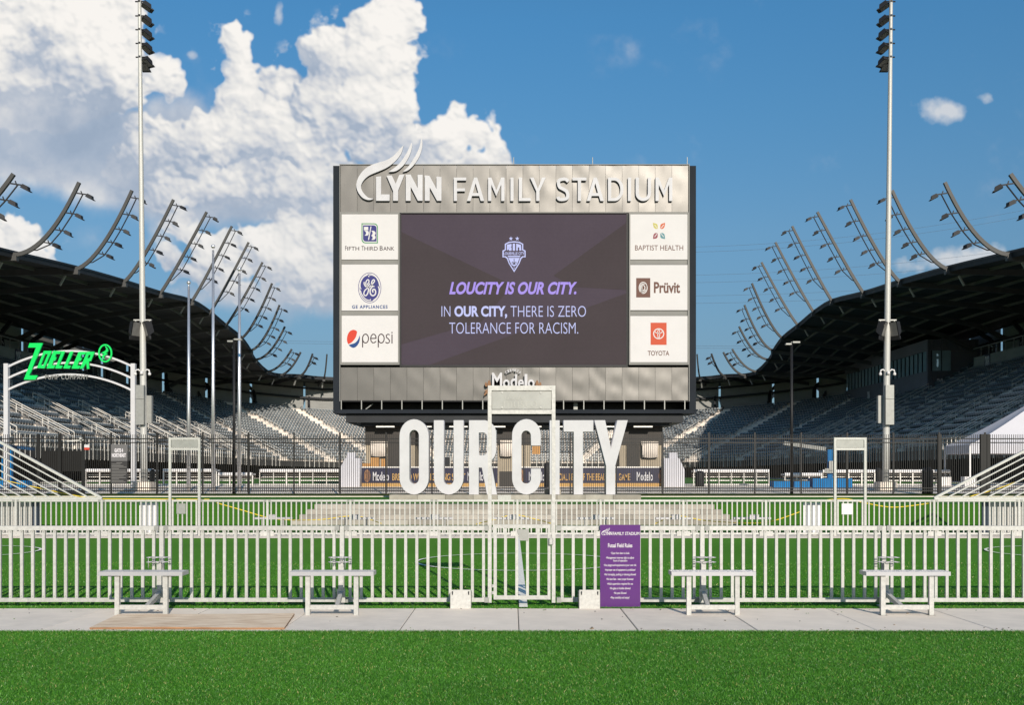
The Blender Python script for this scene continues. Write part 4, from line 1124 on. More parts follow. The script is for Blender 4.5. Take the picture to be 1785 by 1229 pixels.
shapes.append(('Y', [[(1036, 734.5), (1053.5, 734.5), (1064.3, 786.5), (1075.5, 734.5), (1092.4, 734.5), (1071, 813), (1071, 862.5), (1056, 862.5), (1056, 813)]]))
names = {'O': 'first letter of the word OUR, nearest the left kiosk', 'U': 'middle letter of the word OUR', 'R': 'last letter of the word OUR, behind the gate post', 'C': 'first letter of the word CITY, seen through the gate', 'I': 'behind the right gate post', 'T': 'between I and Y', 'Y': 'last letter of the word CITY'}
for ch, loops in shapes:
    lp = L2(loops); xs = [p[0] for p in lp[0]]
    me = shape_mesh(lp, 0, letter_white, 0.32, 0.012)
    cx = (min(xs) + max(xs)) / 2
    A = np.empty(len(me.vertices) * 3, np.float32); me.vertices.foreach_get('co', A); A = A.reshape(-1, 3); A[:, 0] -= cx; A[:, 2] -= pz_
    A[:, 2] -= A[:, 2].min() ; A[:, 2] += 0.0
    me.vertices.foreach_set('co', A.ravel()); me.update()
    me.name = 'standing_letter'
    o = link('standing_letter', me, loc=(cx, LD + 0.1, pz_ + 0.004))
    tag(o, 'tall white standing letter %s, %s' % (ch, names[ch]), 'letter', 'white OUR CITY letters')
b = MB().use(block_mats[0]).box(lx(950), lx(979), LD + 0.5, LD + 0.8, TZ, lz(853)); o = obj('concrete_block', b); tag(o, 'pale concrete block standing behind the letter I', 'block')
b = MB().use(galv).box(lx(868), lx(891), LD - 0.50, LD - 0.46, TZ + 0.01, lz(863)); o = obj('plaque', b); tag(o, 'small blank white plaque on the plinth front', 'plaque')

# seating steps cut into the bank
stp = thing('seating_steps', 'wide weathered concrete block steps set in the turf bank', 'steps', (0.1, 32.9, 0), )
rr = random.Random(3)
for k in range(4):
    y0 = 32.72 + k * 0.36; z0 = k * 0.15
    xl, xr = WX(510, 32.9) + k * 0.17, WX(1284, 32.9) - k * 0.17
    x = xl
    while x < xr - 0.1:
        w = min(rr.choice((0.8, 1.2, 1.6, 1.2)), xr - x)
        if xr - x - w < 0.4: w = xr - x
        dz = rr.uniform(-0.004, 0.004); dy = rr.uniform(-0.012, 0.012)
        b = MB().use(rr.choice(block_mats)).box(x + .004 - .1, x + w - .004 - .1, y0 + dy - 32.9, y0 + 0.5 - 32.9 + (0.0 if k < 3 else 0.3), (z0 if k == 0 else z0 - .03), z0 + 0.15 + dz)
        obj('concrete_block', b, stp); x += w
b = MB()
# ------------------------------------------------------------------ near fence, gate and benches
FY = 12.7; FKx = FY / F
fx = lambda px: WX(px, FY)
fz = lambda py: WZ(py, FY)
def fence_panel(name, label, x0, x1, y, ztop, zbot, sp, pw, group, posts, rail_h=0.052, pd=0.03, plates=False, z0=0.0):
    t = thing(name, label, 'fence', ((x0 + x1) / 2, y, z0), group)
    cx = (x0 + x1) / 2
    obj('top_rail', MB().use(galv).box(x0 - cx, x1 - cx, -0.03, 0.03, ztop - rail_h, ztop), t)
    obj('bottom_rail', MB().use(galv).box(x0 - cx, x1 - cx, -0.025, 0.025, zbot, zbot + rail_h * .9), t)
    n = max(1, round((x1 - x0) / sp)); s_ = (x1 - x0) / n
    for q in (x0 - cx, x1 - cx):
        k_s = 1 if q > 0 else -1
        for zz in (ztop - rail_h * .5, zbot + rail_h * .45):
            obj('rail_bracket', MB().use(galv_dull).box(min(q, q - k_s * .055), max(q, q - k_s * .055), -0.034, 0.034, zz - .03, zz + .03), t)
    if y < 20:
        sc_m = MB().use(dark)
        for i in range(n):
            for zz in (ztop - rail_h - .022, zbot + rail_h * .9 + .022):
                xx = x0 + (i + .5) * s_ - cx; sc_m.box(xx - .0035, xx + .0035, -.0215, -.018, zz - .0035, zz + .0035)
        sc_o = obj('screws', sc_m, t); sc_o['kind'] = 'stuff'
    pm = MB().use(galv).box(-pw / 2, pw / 2, -pd / 2 - .003, pd / 2 - .003, zbot + rail_h * .9 - .003, ztop - rail_h + .003).mesh('picket')
    for i in range(n):
        if i == 0 and posts == 'l' : pass
        px = x0 + (i + 0.5) * s_ - cx
        link('picket', pm, t, loc=(px, rr.uniform(-.001, .001), 0))
    return t
def post_mesh(h, w, mt=galv, plate=0.13):
    b = MB().use(mt).box(-w / 2, w / 2, -w / 2, w / 2, 0, h)
    if plate: b.box(-plate / 2, plate / 2, -plate / 2, plate / 2, -0.01, 0.018)
    return b.mesh('post')
zt, zb = fz(917), fz(1049.5)
XS = [fx(-348), fx(-33), fx(282.4), fx(596.5), fx(857)]
XE = [fx(966), fx(1223.8), fx(1540), fx(1856), fx(2172)]
desc = {0: 'beyond the left frame edge', 1: 'at the left edge behind the first bench', 2: 'between the first and second bench from the left', 3: 'just left of the gate'}
for i in range(4):
    fence_panel('steel_fence', 'front row galvanised fence panel ' + desc[i], XS[i] + .03, XS[i + 1] - .03, FY, zt, zb, 0.1337, 0.034, 'front galvanised fence panels', None)
desc = {0: 'just right of the gate, behind the purple sign', 1: 'between the two right benches', 2: 'right of the rightmost bench', 3: 'beyond the right frame edge'}
for i in range(4):
    fence_panel('steel_fence', 'front row galvanised fence panel ' + desc[i], XE[i] + .03, XE[i + 1] - .03, FY, zt, zb, 0.1337, 0.034, 'front galvanised fence panels', None)
pm = post_mesh(zt - .001, 0.05)
pn = {-348: 'beyond the left frame edge', -33: 'at the left frame edge', 282.4: 'behind the leftmost bench', 596.5: 'behind the second bench from the left', 1223.8: 'behind the third bench from the left', 1540: 'behind the rightmost bench', 1856: 'beyond the right frame edge'}
for px, dsc in pn.items():
    o = link('fence_post', pm, loc=(fx(px), FY, 0)); tag(o, 'square galvanised fence post of the front fence ' + dsc, 'post', 'front fence posts')

# front gate
gt = thing('gate', 'tall galvanised gate frame with a grey header plate in the front fence', 'gate', (fx(910), FY, 0))
gx = lambda px: fx(px) - fx(910)
gtop = fz(672.5)
obj('post', MB().use(galv).box(gx(850.5), gx(857), -0.03, 0.03, 0.05, gtop), gt)
obj('post', MB().use(galv).box(gx(961.7), gx(968), -0.03, 0.03, 0.05, gtop), gt)
hd = obj('header', MB().use(galv).box(gx(857), gx(961.7), -0.027, 0.027, fz(681), gtop - .001).box(gx(857), gx(961.7), -0.027, 0.027, fz(722), fz(714.7)), gt)
gp = obj('header_plate', MB().use(galv_dull).box(gx(857.6), gx(961), -0.012, 0.0, fz(713.6), fz(682.6)), hd)
def zg(x, y): return (gx(820 + x / 9.917), fz(630 + y / 9.917))
ms = MB().use(mat('plate_emboss', (0.33, 0.33, 0.30), 0.5, 0.3))
for i in range(4): stroke(ms, [zg(595 + i * 90 + 38 - 38 * cos(t), 580 + 80 * sin(t)) for t in [k * pi / 8 for k in range(9)]], 0.006, -0.013, 0.003)
obj('emblem', ms, hd)
o = link('lettering', text_mesh('musco', zg(580, 0)[0], zg(1150, 0)[0], zg(0, 800)[1], zg(0, 695)[1], -0.013, ms.mats[0], 0.002, -0.02), hd)
bt = MB().use(galv)
for x in (548, 1215):
    for y in (540, 800): bt.tube([(zg(x, y)[0], -0.013, zg(x, y)[1]), (zg(x, y)[0], -0.022, zg(x, y)[1])], 0.011, 8)
for x in (372, 1390):
    for y in (455, 862): bt.tube([(zg(x, y)[0], -0.028, zg(x, y)[1]), (zg(x, y)[0], -0.032, zg(x, y)[1])], 0.007, 8)
obj('bolt', bt, hd)
leaf = obj('gate_leaf', MB().use(galv).box(gx(860.5), gx(866), -0.022, 0.022, fz(1045.4), fz(914.7)).box(gx(954.5), gx(959.5), -0.022, 0.022, fz(1045.4), fz(914.7)).box(gx(866), gx(954.5), -0.02, 0.02, fz(921), fz(914.7)).box(gx(866), gx(954.5), -0.02, 0.02, fz(1045.4), fz(1038.4)), gt)
pk = MB().use(galv).box(-0.017, 0.017, -0.015, 0.015, fz(1038.5), fz(920.9)).mesh('picket')
for x in (881.2, 900.8, 919.5, 938.5): link('picket', pk, leaf, loc=(gx(x), 0, 0))
obj('latch_plate', MB().use(galv_dull).add([(gx(901), -0.024, fz(923)), (gx(922), -0.024, fz(923)), (gx(921), -0.024, fz(942.5)), (gx(906), -0.024, fz(942.5)), (gx(901), -0.019, fz(923)), (gx(922), -0.019, fz(923)), (gx(921), -0.019, fz(942.5)), (gx(906), -0.019, fz(942.5))], [(0, 3, 2, 1), (4, 5, 6, 7), (0, 1, 5, 4), (1, 2, 6, 5), (2, 3, 7, 6), (3, 0, 4, 7)]), leaf)
obj('latch', MB().use(galv).tube([(gx(960), -0.045, fz(949)), (gx(960), -0.045, fz(938))], 0.028, 10).box(gx(957), gx(965), -0.045, -0.02, fz(948), fz(939)), leaf)
hg = MB().use(galv)
for y in (924, 936, 1024, 1036): hg.tube([(gx(859.3), -0.02, fz(y)), (gx(859.3), -0.02, fz(y - 5))], 0.014, 8)
obj('hinge', hg, gt)

# bracket plates and the rules sign
for px0, px1, dsc in ((785.3, 820.5, 'left of the gate'), (1010, 1045.4, 'right of the gate, beside the purple sign')):
    d = 12.42; t = thing('anchor_plate', 'square galvanised anchor plate on the front fence, ' + dsc, 'plate', (WX((px0 + px1) / 2, d), d, 0), 'fence anchor plates')
    w = (px1 - px0) * d / F
    obj('plate', MB().use(galv).box(-w / 2, w / 2, -0.006, 0.0, 0.004, 0.232).box(-w / 2, w / 2, 0.0, 0.25, 0.004, 0.012), t)
    bb = MB().use(dark)
    for s_ in (-1, 1): bb.tube([(s_ * w * .4, -0.006, 0.205), (s_ * w * .4, -0.016, 0.205)], 0.009, 8); bb.obox((s_ * w * .4, -0.009, 0.195), (0.006, 0, 0), (0, 0.003, 0), (0, 0, 0.02))
    obj('bolt', bb, t)
    gs = MB().use(galv_dull)
    for s_ in (-1, 1): gs.box(s_ * w * .5 - 0.004, s_ * w * .5 + 0.004, 0.0, 0.22, 0.012, 0.2)
    obj('gusset', gs, t)
d = 12.62
rs = thing('rules_sign', 'purple Futsal Field Rules board with white text hung on the front fence', 'sign', (WX(1081, d), d, WZ(1060, d)))
w = (1116 - 1046) * d / F; h = (1060 - 915.3) * d / F
obj('board', MB().use(purplem).box(-w / 2, w / 2, -0.01, 0.01, 0, h), rs)
def zs(x, y): return (-w / 2 + (x - 118) / (620 - 118) * w, h - (y - 108) / (1150 - 108) * h)
pw_ = mat('print_white', (0.576, 0.547, 0.562), 0.9, spec=0.08)
def sline(s, x0, x1, y0, y1, off=0.03):
    a, b_ = zs(x0, y1), zs(x1, y0)
    link('lettering', text_mesh(s, a[0], b_[0], a[1], b_[1], -0.0105, pw_, 0.0006, off), rs)
sline('FAMILY STADIUM', 277, 608, 197, 238, 0.018); sline('LYNN', 163, 268, 193, 237, 0.03)
sw = MB().use(pw_)
def sl(q, kx, ky): return [zs(134 + (x - 20) * kx, 138 + y * ky) for x, y in q]
qq = [[(795, 135), (690, 365), (500, 515), (300, 600), (150, 700), (95, 830), (160, 950), (303, 1015), (190, 1033), (60, 930), (20, 770), (100, 590), (280, 455), (500, 385), (680, 260)], [(925, 90), (910, 260), (790, 470), (550, 570), (740, 420), (890, 170)], [(1085, 2), (1095, 200), (980, 440), (780, 570), (940, 390), (1060, 150)]]
link('logo', shape_mesh([sl(q, 0.097, 0.097) for q in qq], -0.0108, pw_, 0.0006), rs)
sline('Futsal Field Rules', 216, 520, 340, 392, 0.02)
for s_, x0, x1, y in (('•Open from dawn to dusk', 252, 484, 465), ('•Management reserves right to adjust', 192, 542, 523), ('hours of operation', 282, 457, 559), ('•Use playground equipment at your own risk', 164, 571, 616), ('•Improper use of equipment is prohibited', 178, 556, 675), ('•No horseplay, pushing or shoving allowed', 170, 564, 733), ('•No bare feet - wear proper footwear', 196, 536, 791), ('•Adult supervision required for use', 206, 528, 850), ('•No glass or bottles allowed', 238, 496, 907), ('•No pets Allowed', 289, 445, 966), ('•Play carefully and enjoy!', 247, 484, 1024)):
    sline(s_, x0, x1, y - 17, y + 19, 0.01)

# benches
def make_bench(label, x, y, kx, mirror, group):
    """origin on the ground below the middle of the seat front"""
    t = thing('bench', label, 'bench', (x, y, 0), group)
    L_ = 0.94
    seat = MB().use(alu); seat.box(-L_ / 2, L_ / 2, 0, 0.24, 0.455, 0.50)
    for i in range(1, 5): seat.box(-L_ / 2 + .002, L_ / 2 - .002, 0.045 * i - .001, 0.045 * i + .001, 0.4995, 0.5012)
    obj('seat', seat, t)
    for s_ in (-1, 1):
        obj('leg', MB().use(galv).box(s_ * .27 - .025, s_ * .27 + .025, 0.03, 0.08, 0.012, 0.452).box(s_ * .27 - .045, s_ * .27 + .045, 0.01, 0.10, 0.004, 0.012), t)
    obj('crossbar', MB().use(galv).box(-.243, .243, 0.035, 0.075, 0.075, 0.125), t)
    obj('seat_bracket', MB().use(galv_dull).box(-.37, -.31, 0.03, 0.2, 0.443, 0.4545).box(.31, .37, 0.03, 0.2, 0.443, 0.4545), t)
    px = kx
    obj('brace', MB().use(galv).bar((mirror * -0.05, 0.08, 0.10), (px, 0.80, 0.17), 0.045, 0.05).box(px - .05, px + .05, 0.79, 0.81, 0.06, 0.22), t)
    cup = MB().use(alu)
    for zc in (0.60, 0.545):
        for dx in (-0.085, 0.0, 0.085): cup.ring((px + dx + mirror * .02, 0.76, zc), 0.035, 0.0045, 12, 5)
        cup.box(px - .11, px + .13, 0.795, 0.803, zc - .006, zc + .006)
    for dx in (-0.11, 0.06): cup.box(px + dx, px + dx + .005, 0.725, 0.73, 0.47, 0.61)
    cup.tube([(px - mirror * .13, .72, .61), (px - mirror * .14, .70, .60), (px - mirror * .14, .70, .58), (px - mirror * .13, .72, .57)], .004, 5)
    obj('cup_holder', cup, t, smooth=True)
    obj('column', MB().use(galv).box(px - .028, px + .028, 0.78, 0.80, 0.22, 0.55), t)
    return t
BY = 11.81
for px, pf, lab in ((245.7, 282.4, 'grey metal bench over the plywood sheet, leftmost in the front row'), (578.3, 596.5, 'grey metal bench in front of the fence between plywood and gate'),
                    (1243.4, 1223.8, 'grey metal bench just right of the purple sign'), (1582, 1540, 'grey metal bench on the walk, rightmost in the front row')):
    make_bench(lab, WX(px, 11.84), BY, fx(pf) - WX(px, 11.84), -1 if px < 892 else 1, 'front row benches')

# plywood sheet
pw = MB().use(wood)
c = [(WX(156, 10.74), 10.74), (WX(496, 10.76), 10.76), (WX(514, 11.84), 11.82), (WX(205, 11.75), 11.75)]
nx, ny = 16, 6; zt_ = lambda u, v: 0.035 + 0.006 * sin(5 * u) * (1 - v) + 0.012 * max(0, u - .7)
for j in range(ny + 1):
    for i in range(nx + 1):
        u, v = i / nx, j / ny
        x = (c[0][0] * (1 - u) + c[1][0] * u) * (1 - v) + (c[3][0] * (1 - u) + c[2][0] * u) * v
        y = (c[0][1] * (1 - u) + c[1][1] * u) * (1 - v) + (c[3][1] * (1 - u) + c[2][1] * u) * v + (0.008 * sin(u * 37) * (1 - v))
        pw.v.append((x, y, zt_(u, v)))
for j in range(ny):
    for i in range(nx):
        k = j * (nx + 1) + i; pw.f.append((k, k + 1, k + nx + 2, k + nx + 1)); pw.m.append(0)
pw.use(woode)
edge = [j for j in range(nx + 1)] + [(nx + 1) * j + nx for j in range(1, ny + 1)]
for a, b_ in zip(edge, edge[1:]):
    A, B = pw.v[a], pw.v[b_]
    pw.add([A, B, (B[0], B[1] + .003, B[2] - .02), (A[0], A[1] + .003, A[2] - .02)], [(3, 2, 1, 0)])
o = obj('plywood_sheet', pw); tag(o, 'worn bare plywood sheet lying on the walk under the leftmost bench', 'plywood')

# ------------------------------------------------------------------ far fence of the field
RY = 26.9
qx = lambda px: WX(px, RY)
qz = lambda py: WZ(py, RY)
zt2, zb2 = qz(871.4), qz(932.2)
posts2 = [qx(v) for v in (-264, -118, 28, 177.7, 296.5)], [qx(v) for v in (347.5, 466.4, 611, 756.5, 902, 1047, 1191, 1335, 1455.5)], [qx(v) for v in (1508, 1628, 1776, 1922, 2068)]
k_ = 0
where = ['beyond the left frame edge', 'at the left edge below the slanted rails', 'below the foot of the left slanted rails', 'left of the small left gate',
         'right of the small left gate', 'over the left end of the concrete steps', 'below the letters O and U', 'below the letters R and C', 'behind the front gate leaf', 'above the purple sign', 'at the right half of the concrete steps', 'left of the small right gate',
         'right of the small right gate', 'below the foot of the right slanted rails', 'at the right edge below the slanted rails', 'beyond the right frame edge']
for run in posts2:
    for a, b_ in zip(run, run[1:]):
        fence_panel('steel_fence', 'far row galvanised fence panel ' + where[min(k_, 15)], a + .03, b_ - .03, RY, zt2, zb2, 0.131, 0.03, 'far galvanised fence panels', None, 0.05)
        k_ += 1
pm2 = post_mesh(zt2, 0.055, galv, 0.0)
alls = [x for r_ in posts2 for x in r_]
for i, x in enumerate(alls):
    if i in (4, 5, 13, 14): continue
    o = link('fence_post', pm2, loc=(x, RY, 0)); tag(o, 'galvanised post of the far field fence, ' + ('%s from its left end' % ['first', 'second', 'third', 'fourth', '', '', 'fifth', 'sixth', 'seventh', 'eighth', 'ninth', 'tenth', 'eleventh', '', '', 'twelfth', 'thirteenth', 'fourteenth', 'fifteenth'][i]), 'post', 'far fence posts')
    fp = MB().use(galv).box(-0.17, 0.17, -0.06, -0.03, 0.0, 0.13).mesh('foot_plate'); link('foot_plate', fp, o)
for xa, xb, lab in ((296.5, 347.5, 'small galvanised gate frame with grey header, left part of the far fence'), (1455.5, 1508, 'small galvanised gate frame with grey header, right part of the far fence')):
    cx = (qx(xa) + qx(xb)) / 2
    t = thing('gate', lab, 'gate', (cx, RY, 0), 'far fence gates'); wv = (qx(xb) - qx(xa)) / 2
    for s_ in (-1, 1): obj('post', MB().use(galv).box(s_ * wv - .03, s_ * wv + .03, -0.03, 0.03, 0, qz(763)), t)
    h_ = obj('header', MB().use(galv).box(-wv + .03, wv - .03, -0.027, 0.027, qz(767), qz(763) - .001).box(-wv + .03, wv - .03, -0.027, 0.027, qz(785), qz(781)), t)
    obj('header_plate', MB().use(galv_dull).box(-wv + .04, wv - .04, -0.01, 0.01, qz(780.5), qz(767.5)), h_)
    lf = obj('gate_leaf', MB().use(galv).box(-wv + .05, -wv + .09, -.02, .02, zb2, zt2).box(wv - .09, wv - .05, -.02, .02, zb2, zt2).box(-wv + .09, wv - .09, -.02, .02, zt2 - .05, zt2).box(-wv + .09, wv - .09, -.02, .02, zb2, zb2 + .05), t)
    pk2 = MB().use(galv).box(-.015, .015, -.015, .015, zb2 + .05, zt2 - .05).mesh('picket')
    for i in range(4): link('picket', pk2, lf, loc=(-wv + .09 + (2 * wv - .18) * (i + 1) / 5, 0, 0))
    if xa < 900: obj('notice', MB().use(galv_dull).box(-.2, .03, -.03, -.022, qz(896), qz(878)), lf)
    else: obj('notice', MB().use(white).box(-.22, .06, -.03, -.022, qz(897), qz(878)), lf)
# slanted end rails
for s_, lab in ((-1, 'fan of slanted galvanised rails rising to the left above the far fence'), (1, 'fan of slanted galvanised rails rising to the right above the far fence')):
    fx0 = qx(178) if s_ < 0 else qx(1628)
    t = thing('slanted_fence_panel', lab, 'fence', (fx0, RY, zt2), 'slanted end panels')
    slope = (868 - 770) / 178.0 if s_ < 0 else (868 - 786) / 157.0
    Lh = 4.2
    obj('top_rail', MB().use(galv).bar((0, 0, 0.04), (s_ * Lh, 0, 0.04 + Lh * slope), 0.06, 0.075, (0, 1, 0)), t)
    obj('base_rail', MB().use(galv).box(min(0, s_ * Lh), max(0, s_ * Lh), -0.03, 0.03, 0.002, 0.06), t)
    obj('end_post', MB().use(galv).box(s_ * Lh - .04, s_ * Lh + .04, -0.04, 0.04, 0.0, Lh * slope + .05), t)
    for i in range(1, 12):
        x0 = i * 0.335 
        if x0 > Lh: break
        obj('bar', MB().use(galv).bar((s_ * x0, 0, 0.055), (s_ * Lh, 0, 0.055 + (Lh - x0) * slope), 0.03, 0.035, (0, 1, 0)), t)
# boards and benches beyond the far fence
for (xa, xb, y0, y1, lab) in ((242.5, 275.5, 877, 936, 'white slatted ball board behind the far fence, left'), (1400, 1432.5, 877, 938, 'white slatted ball board behind the far fence, right')):
    d = 27.1; t = thing('ball_board', lab, 'board', (WX((xa + xb) / 2, d), d, 0), 'white slatted boards'); w = (xb - xa) * d / F / 4
    sl_ = MB().use(alu); sl_.mats = [mat('board_white', (0.72, 0.71, 0.72), 0.5, 0, 2, 0.05)]; sl_.box(-w / 2 + .006, w / 2 - .006, 0, 0.04, WZ(y1 - 3, d), WZ(y0, d)); me = sl_.mesh('slat')
    for i in range(4): link('slat', me, t, loc=((i - 1.5) * w, 0, 0))
    obj('foot', MB().use(galv).box(-2 * w, 2 * w, -.02, .06, 0, 0.06), t)
for s_, lab in ((-1, 'pale solid goal backboard behind the far fence at the left edge'), (1, 'pale solid goal backboard behind the far fence at the right edge')):
    d = 27.2; xc = WX(892.5 + s_ * 828, d)
    t = thing('goal_backboard', lab, 'board', (xc, d, 0), 'goal backboards')
    for i in range(9): obj('board_strip', MB().use(galv).box(s_ * (0.08 + i * .2), s_ * (0.27 + i * .2), 0, 0.03, 0.08, WZ(876, d)) if s_ > 0 else MB().use(galv).box(-(0.27 + i * .2), -(0.08 + i * .2), 0, 0.03, 0.08, WZ(876, d)), t)
    obj('end_post', MB().use(mat('slate_post_%d' % s_, (0.07, 0.09, 0.12), 0.5)).box(-.12, .05, -.02, .06, 0, WZ(876, d)), t)
nb = {0: '', 1: ''}
for i, px in enumerate((475, 620, 757, 891, 1038, 1176, 1312)):
    d = 27.55
    t = thing('bench', 'small pale bench beyond the far fence, ' + ['left of the concrete steps', 'at the left end of the steps', 'below the letter U', 'seen through the front gate', 'above the purple sign', 'below the right part of the steps', 'right of the steps'][i], 'bench', (WX(px, d), d, 0), 'far row benches')
    obj('seat', MB().use(alu).box(-.48, .48, 0, .24, .40, .445), t)
    for q in (-.27, .27): obj('leg', MB().use(galv_dull).box(q - .025, q + .025, .03, .08, 0, .40), t)
    c_ = MB().use(alu)
    for q in (-.07, .02, .1): c_.ring((q, -.1, .52), .035, .006, 10, 4)
    c_.box(-.1, .14, -.12, -.11, .40, .53); obj('cup_holder', c_, t)
# yellow caution tape
def tape(pts, label, r=0.012):
    b = MB().use(yellow)
    P = smooth_line(pts, 8); b.tube(P, r, 5)
    o = obj('caution_tape', b); tag(o, label, 'tape', 'yellow tape lines')
d = 28.3; T = lambda px, py, dd=28.3: (WX(px, dd), dd, WZ(py, dd))
tape([T(-60, 822), T(0, 836), T(50, 847), T(100, 858), T(150, 868)], 'thin yellow tape sagging behind the left slanted rails')
tape([T(175, 870), T(260, 870.5), T(365, 871)], 'yellow tape running level above the far fence by the left gate')
tape([T(378, 877), T(420, 889), T(465, 902), T(505, 907), T(560, 906), T(620, 900), T(665, 913)], 'yellow tape sagging from the left over the steps')
tape([T(830, 914), T(862, 906), T(897, 898), T(935, 906), T(965, 914)], 'yellow tape arched over the middle far bench behind the gate')
tape([T(1140, 914), T(1180, 900), T(1230, 908), T(1300, 912), T(1345, 909), T(1396, 892)], 'yellow tape sagging over the right end of the steps')
tape([T(1440, 872), T(1475, 870), T(1512, 878), T(1560, 884.5), T(1625, 877)], 'yellow tape sagging right of the right small gate')
tape([T(1690, 866), T(1740, 852), T(1790, 833), T(1840, 815)], 'thin yellow tape behind the right slanted rails')

# ------------------------------------------------------------------ black perimeter fence
BYF = 50.0
bx = lambda px: WX(px, BYF)
bz = lambda py: WZ(py, BYF)
bf = thing('perimeter_fence', 'tall black picket fence with double top rails across the whole scene', 'fence', (0, BYF, TZ))
def bp(n, mb, **k): o = obj(n, mb, bf, **k); o.location = (0, -BYF, -TZ); return o
XL, XR = bx(-120), bx(1905)
for (a, b_) in ((764.2, 766), (771, 772.8), (850.3, 852), (855, 856.8)):
    bp('rail', MB().use(blackf).box(XL, XR, BYF - .022, BYF + .022, bz(b_), bz(a)))
pk3 = MB().use(blackf).box(-.011, .011, -.011, .011, 0, bz(757.5) - bz(859)).mesh('picket')
n_p = int((XR - XL) / 0.1); mid = n_p // 2
rest = MB().use(blackf)
for i in range(n_p):
    x = XL + i * 0.1
    if abs(i - mid) < 150: link('picket', pk3, bf, loc=(x, 0, bz(859) - TZ))
    else: rest.box(x - .011, x + .011, -.011, .011, bz(859) - TZ, bz(757.5) - TZ)
o = obj('pickets', rest, bf); o['kind'] = 'stuff'
pk4 = MB().use(blackf).box(-.035, .035, -.035, .035, 0, bz(754) - bz(862)).mesh('post')
pp = [-120 + 79.8 * k for k in range(-0, 26)]
base_px = [193.8, 273.5, 353.4, 433.3, 512.5, 592.6, 673, 753, 833, 913, 994, 1074.5, 1155, 1235.6, 1315.7, 1396.6, 1476.7, 1557, 1637, 1717, 1797]
for p_ in base_px: link('post', pk4, bf, loc=(bx(p_), 0, bz(862) - TZ))
pk5 = MB().use(blackf).box(-.07, .07, -.05, .05, 0, bz(757) - bz(866)).mesh('gate_post')
for p_ in (67.5, 105, 145.5, 1637, 1711, 1716, 1722): link('gate_post', pk5, bf, loc=(bx(p_), -0.03, bz(866) - TZ))
bp('mesh_screen', MB().use(blackf).box(bx(72), bx(142), BYF + .03, BYF + .04, bz(822), bz(786)))
bp('kick_plate', MB().use(blackf).box(bx(108), bx(148), BYF - .06, BYF - .05, bz(866), bz(857)))
# signs on it
t = thing('gate_sign', 'grey and black GATE 4 NORTHEAST sign board on the black fence', 'sign', (bx(209), BYF - .07, bz(843)))
def gp_(n, m_, me=None, mb=None):
    o = link(n, me if me else mb.mesh(n), t); o.location = (-bx(209), -(BYF - .07), -bz(843)); return o
gp_('board', None, mb=MB().use(mat('gate_sign_grey', (0.13, 0.125, 0.125), 0.5)).box(bx(194.5), bx(223), BYF - .07, BYF - .05, bz(804), bz(775)))
gp_('board', None, mb=MB().use(mat('gate_sign_dark', (0.035, 0.033, 0.033), 0.5)).box(bx(194.5), bx(223), BYF - .07, BYF - .05, bz(843.5), bz(804.2)))
gp_('lettering', None, me=text_mesh('GATE 4', bx(200.5), bx(215.5), bz(789), bz(782), BYF - .071, pw_, .003, .06))
gp_('lettering', None, me=text_mesh('NORTHEAST', bx(196), bx(220.5), bz(797.5), bz(790.5), BYF - .071, pw_, .003, .06))
ln = MB().use(greyp)
for k in range(14):
    y = 806.5 + k * 2.6; w_ = rr.choice((1, .95, .6, .8, .5)) * 26
    if k == 0: ln.box(bx(204), bx(214), BYF - .076, BYF - .0705, bz(y + 1), bz(y))
    else: ln.box(bx(195.5), bx(195.5 + w_), BYF - .076, BYF - .0705, bz(y + 1), bz(y))
gp_('small_print', None, mb=ln)
o = obj('warning_sign', MB().use(redp).box(bx(148), bx(157), BYF - .08, BYF - .06, bz(784.5), bz(780.6)).use(sign_white).box(bx(148), bx(157), BYF - .08, BYF - .06, bz(780.4), bz(775.5))); tag(o, 'tiny red and white warning sign on the black fence left of the gate sign', 'sign')
o = obj('camera_arm', MB().use(galv).bar((bx(121), BYF - .3, bz(769.5)), (bx(147), BYF - .1, bz(767.5)), .05).obox((bx(144.5), BYF - .2, bz(764.5)), (.05, 0, 0), (0, .1, 0), (0, 0, .05))); tag(o, 'white security arm fixed to the top of the left black gate post', 'camera')

# ------------------------------------------------------------------ poles
def flood_mesh(w=0.62, d=0.5, h=0.24):
    """floodlight hanging below its arm, lens facing down and forward (+x)"""
    b = MB().use(lampm)
    # body: shallow trapezoid box, tilted
    t = radians(24); ax = Vector((cos(t), 0, -sin(t))); az = Vector((sin(t), 0, cos(t)))
    def P(u, v, z): q = ax * u + az * z; return (q.x, v, q.z - 0.22)
    top = [P(-.24, -.2, .22), P(.20, -.2, .22), P(.20, .2, .22), P(-.24, .2, .22)]
    bot = [P(-.30, -.26, -.08), P(.34, -.26, -.08), P(.34, .26, -.08), P(-.30, .26, -.08)]
    b.add(bot + top, [(0, 1, 5, 4), (1, 2, 6, 5), (2, 3, 7, 6), (3, 0, 4, 7), (4, 5, 6, 7)])
    vis = [P(.50, -.28, -.02), P(.50, .28, -.02)]
    b.add([bot[1], bot[2], vis[1], vis[0], P(.34, -.26, 0.02), P(.34, .26, 0.02)], [(0, 3, 2, 1), (4, 5, 2, 3), (0, 4, 3), (1, 2, 5)])
    b.use(glassl).add([P(-.27, -.23, -.082), P(.31, -.23, -.082), P(.31, .23, -.082), P(-.27, .23, -.082)], [(3, 2, 1, 0)])
    b.use(lampm).bar((-.05, 0, .02), (-.02, 0, -.12), .06)
    return b.mesh('floodlight')
FLOOD = flood_mesh()
fl_big = flood_mesh()
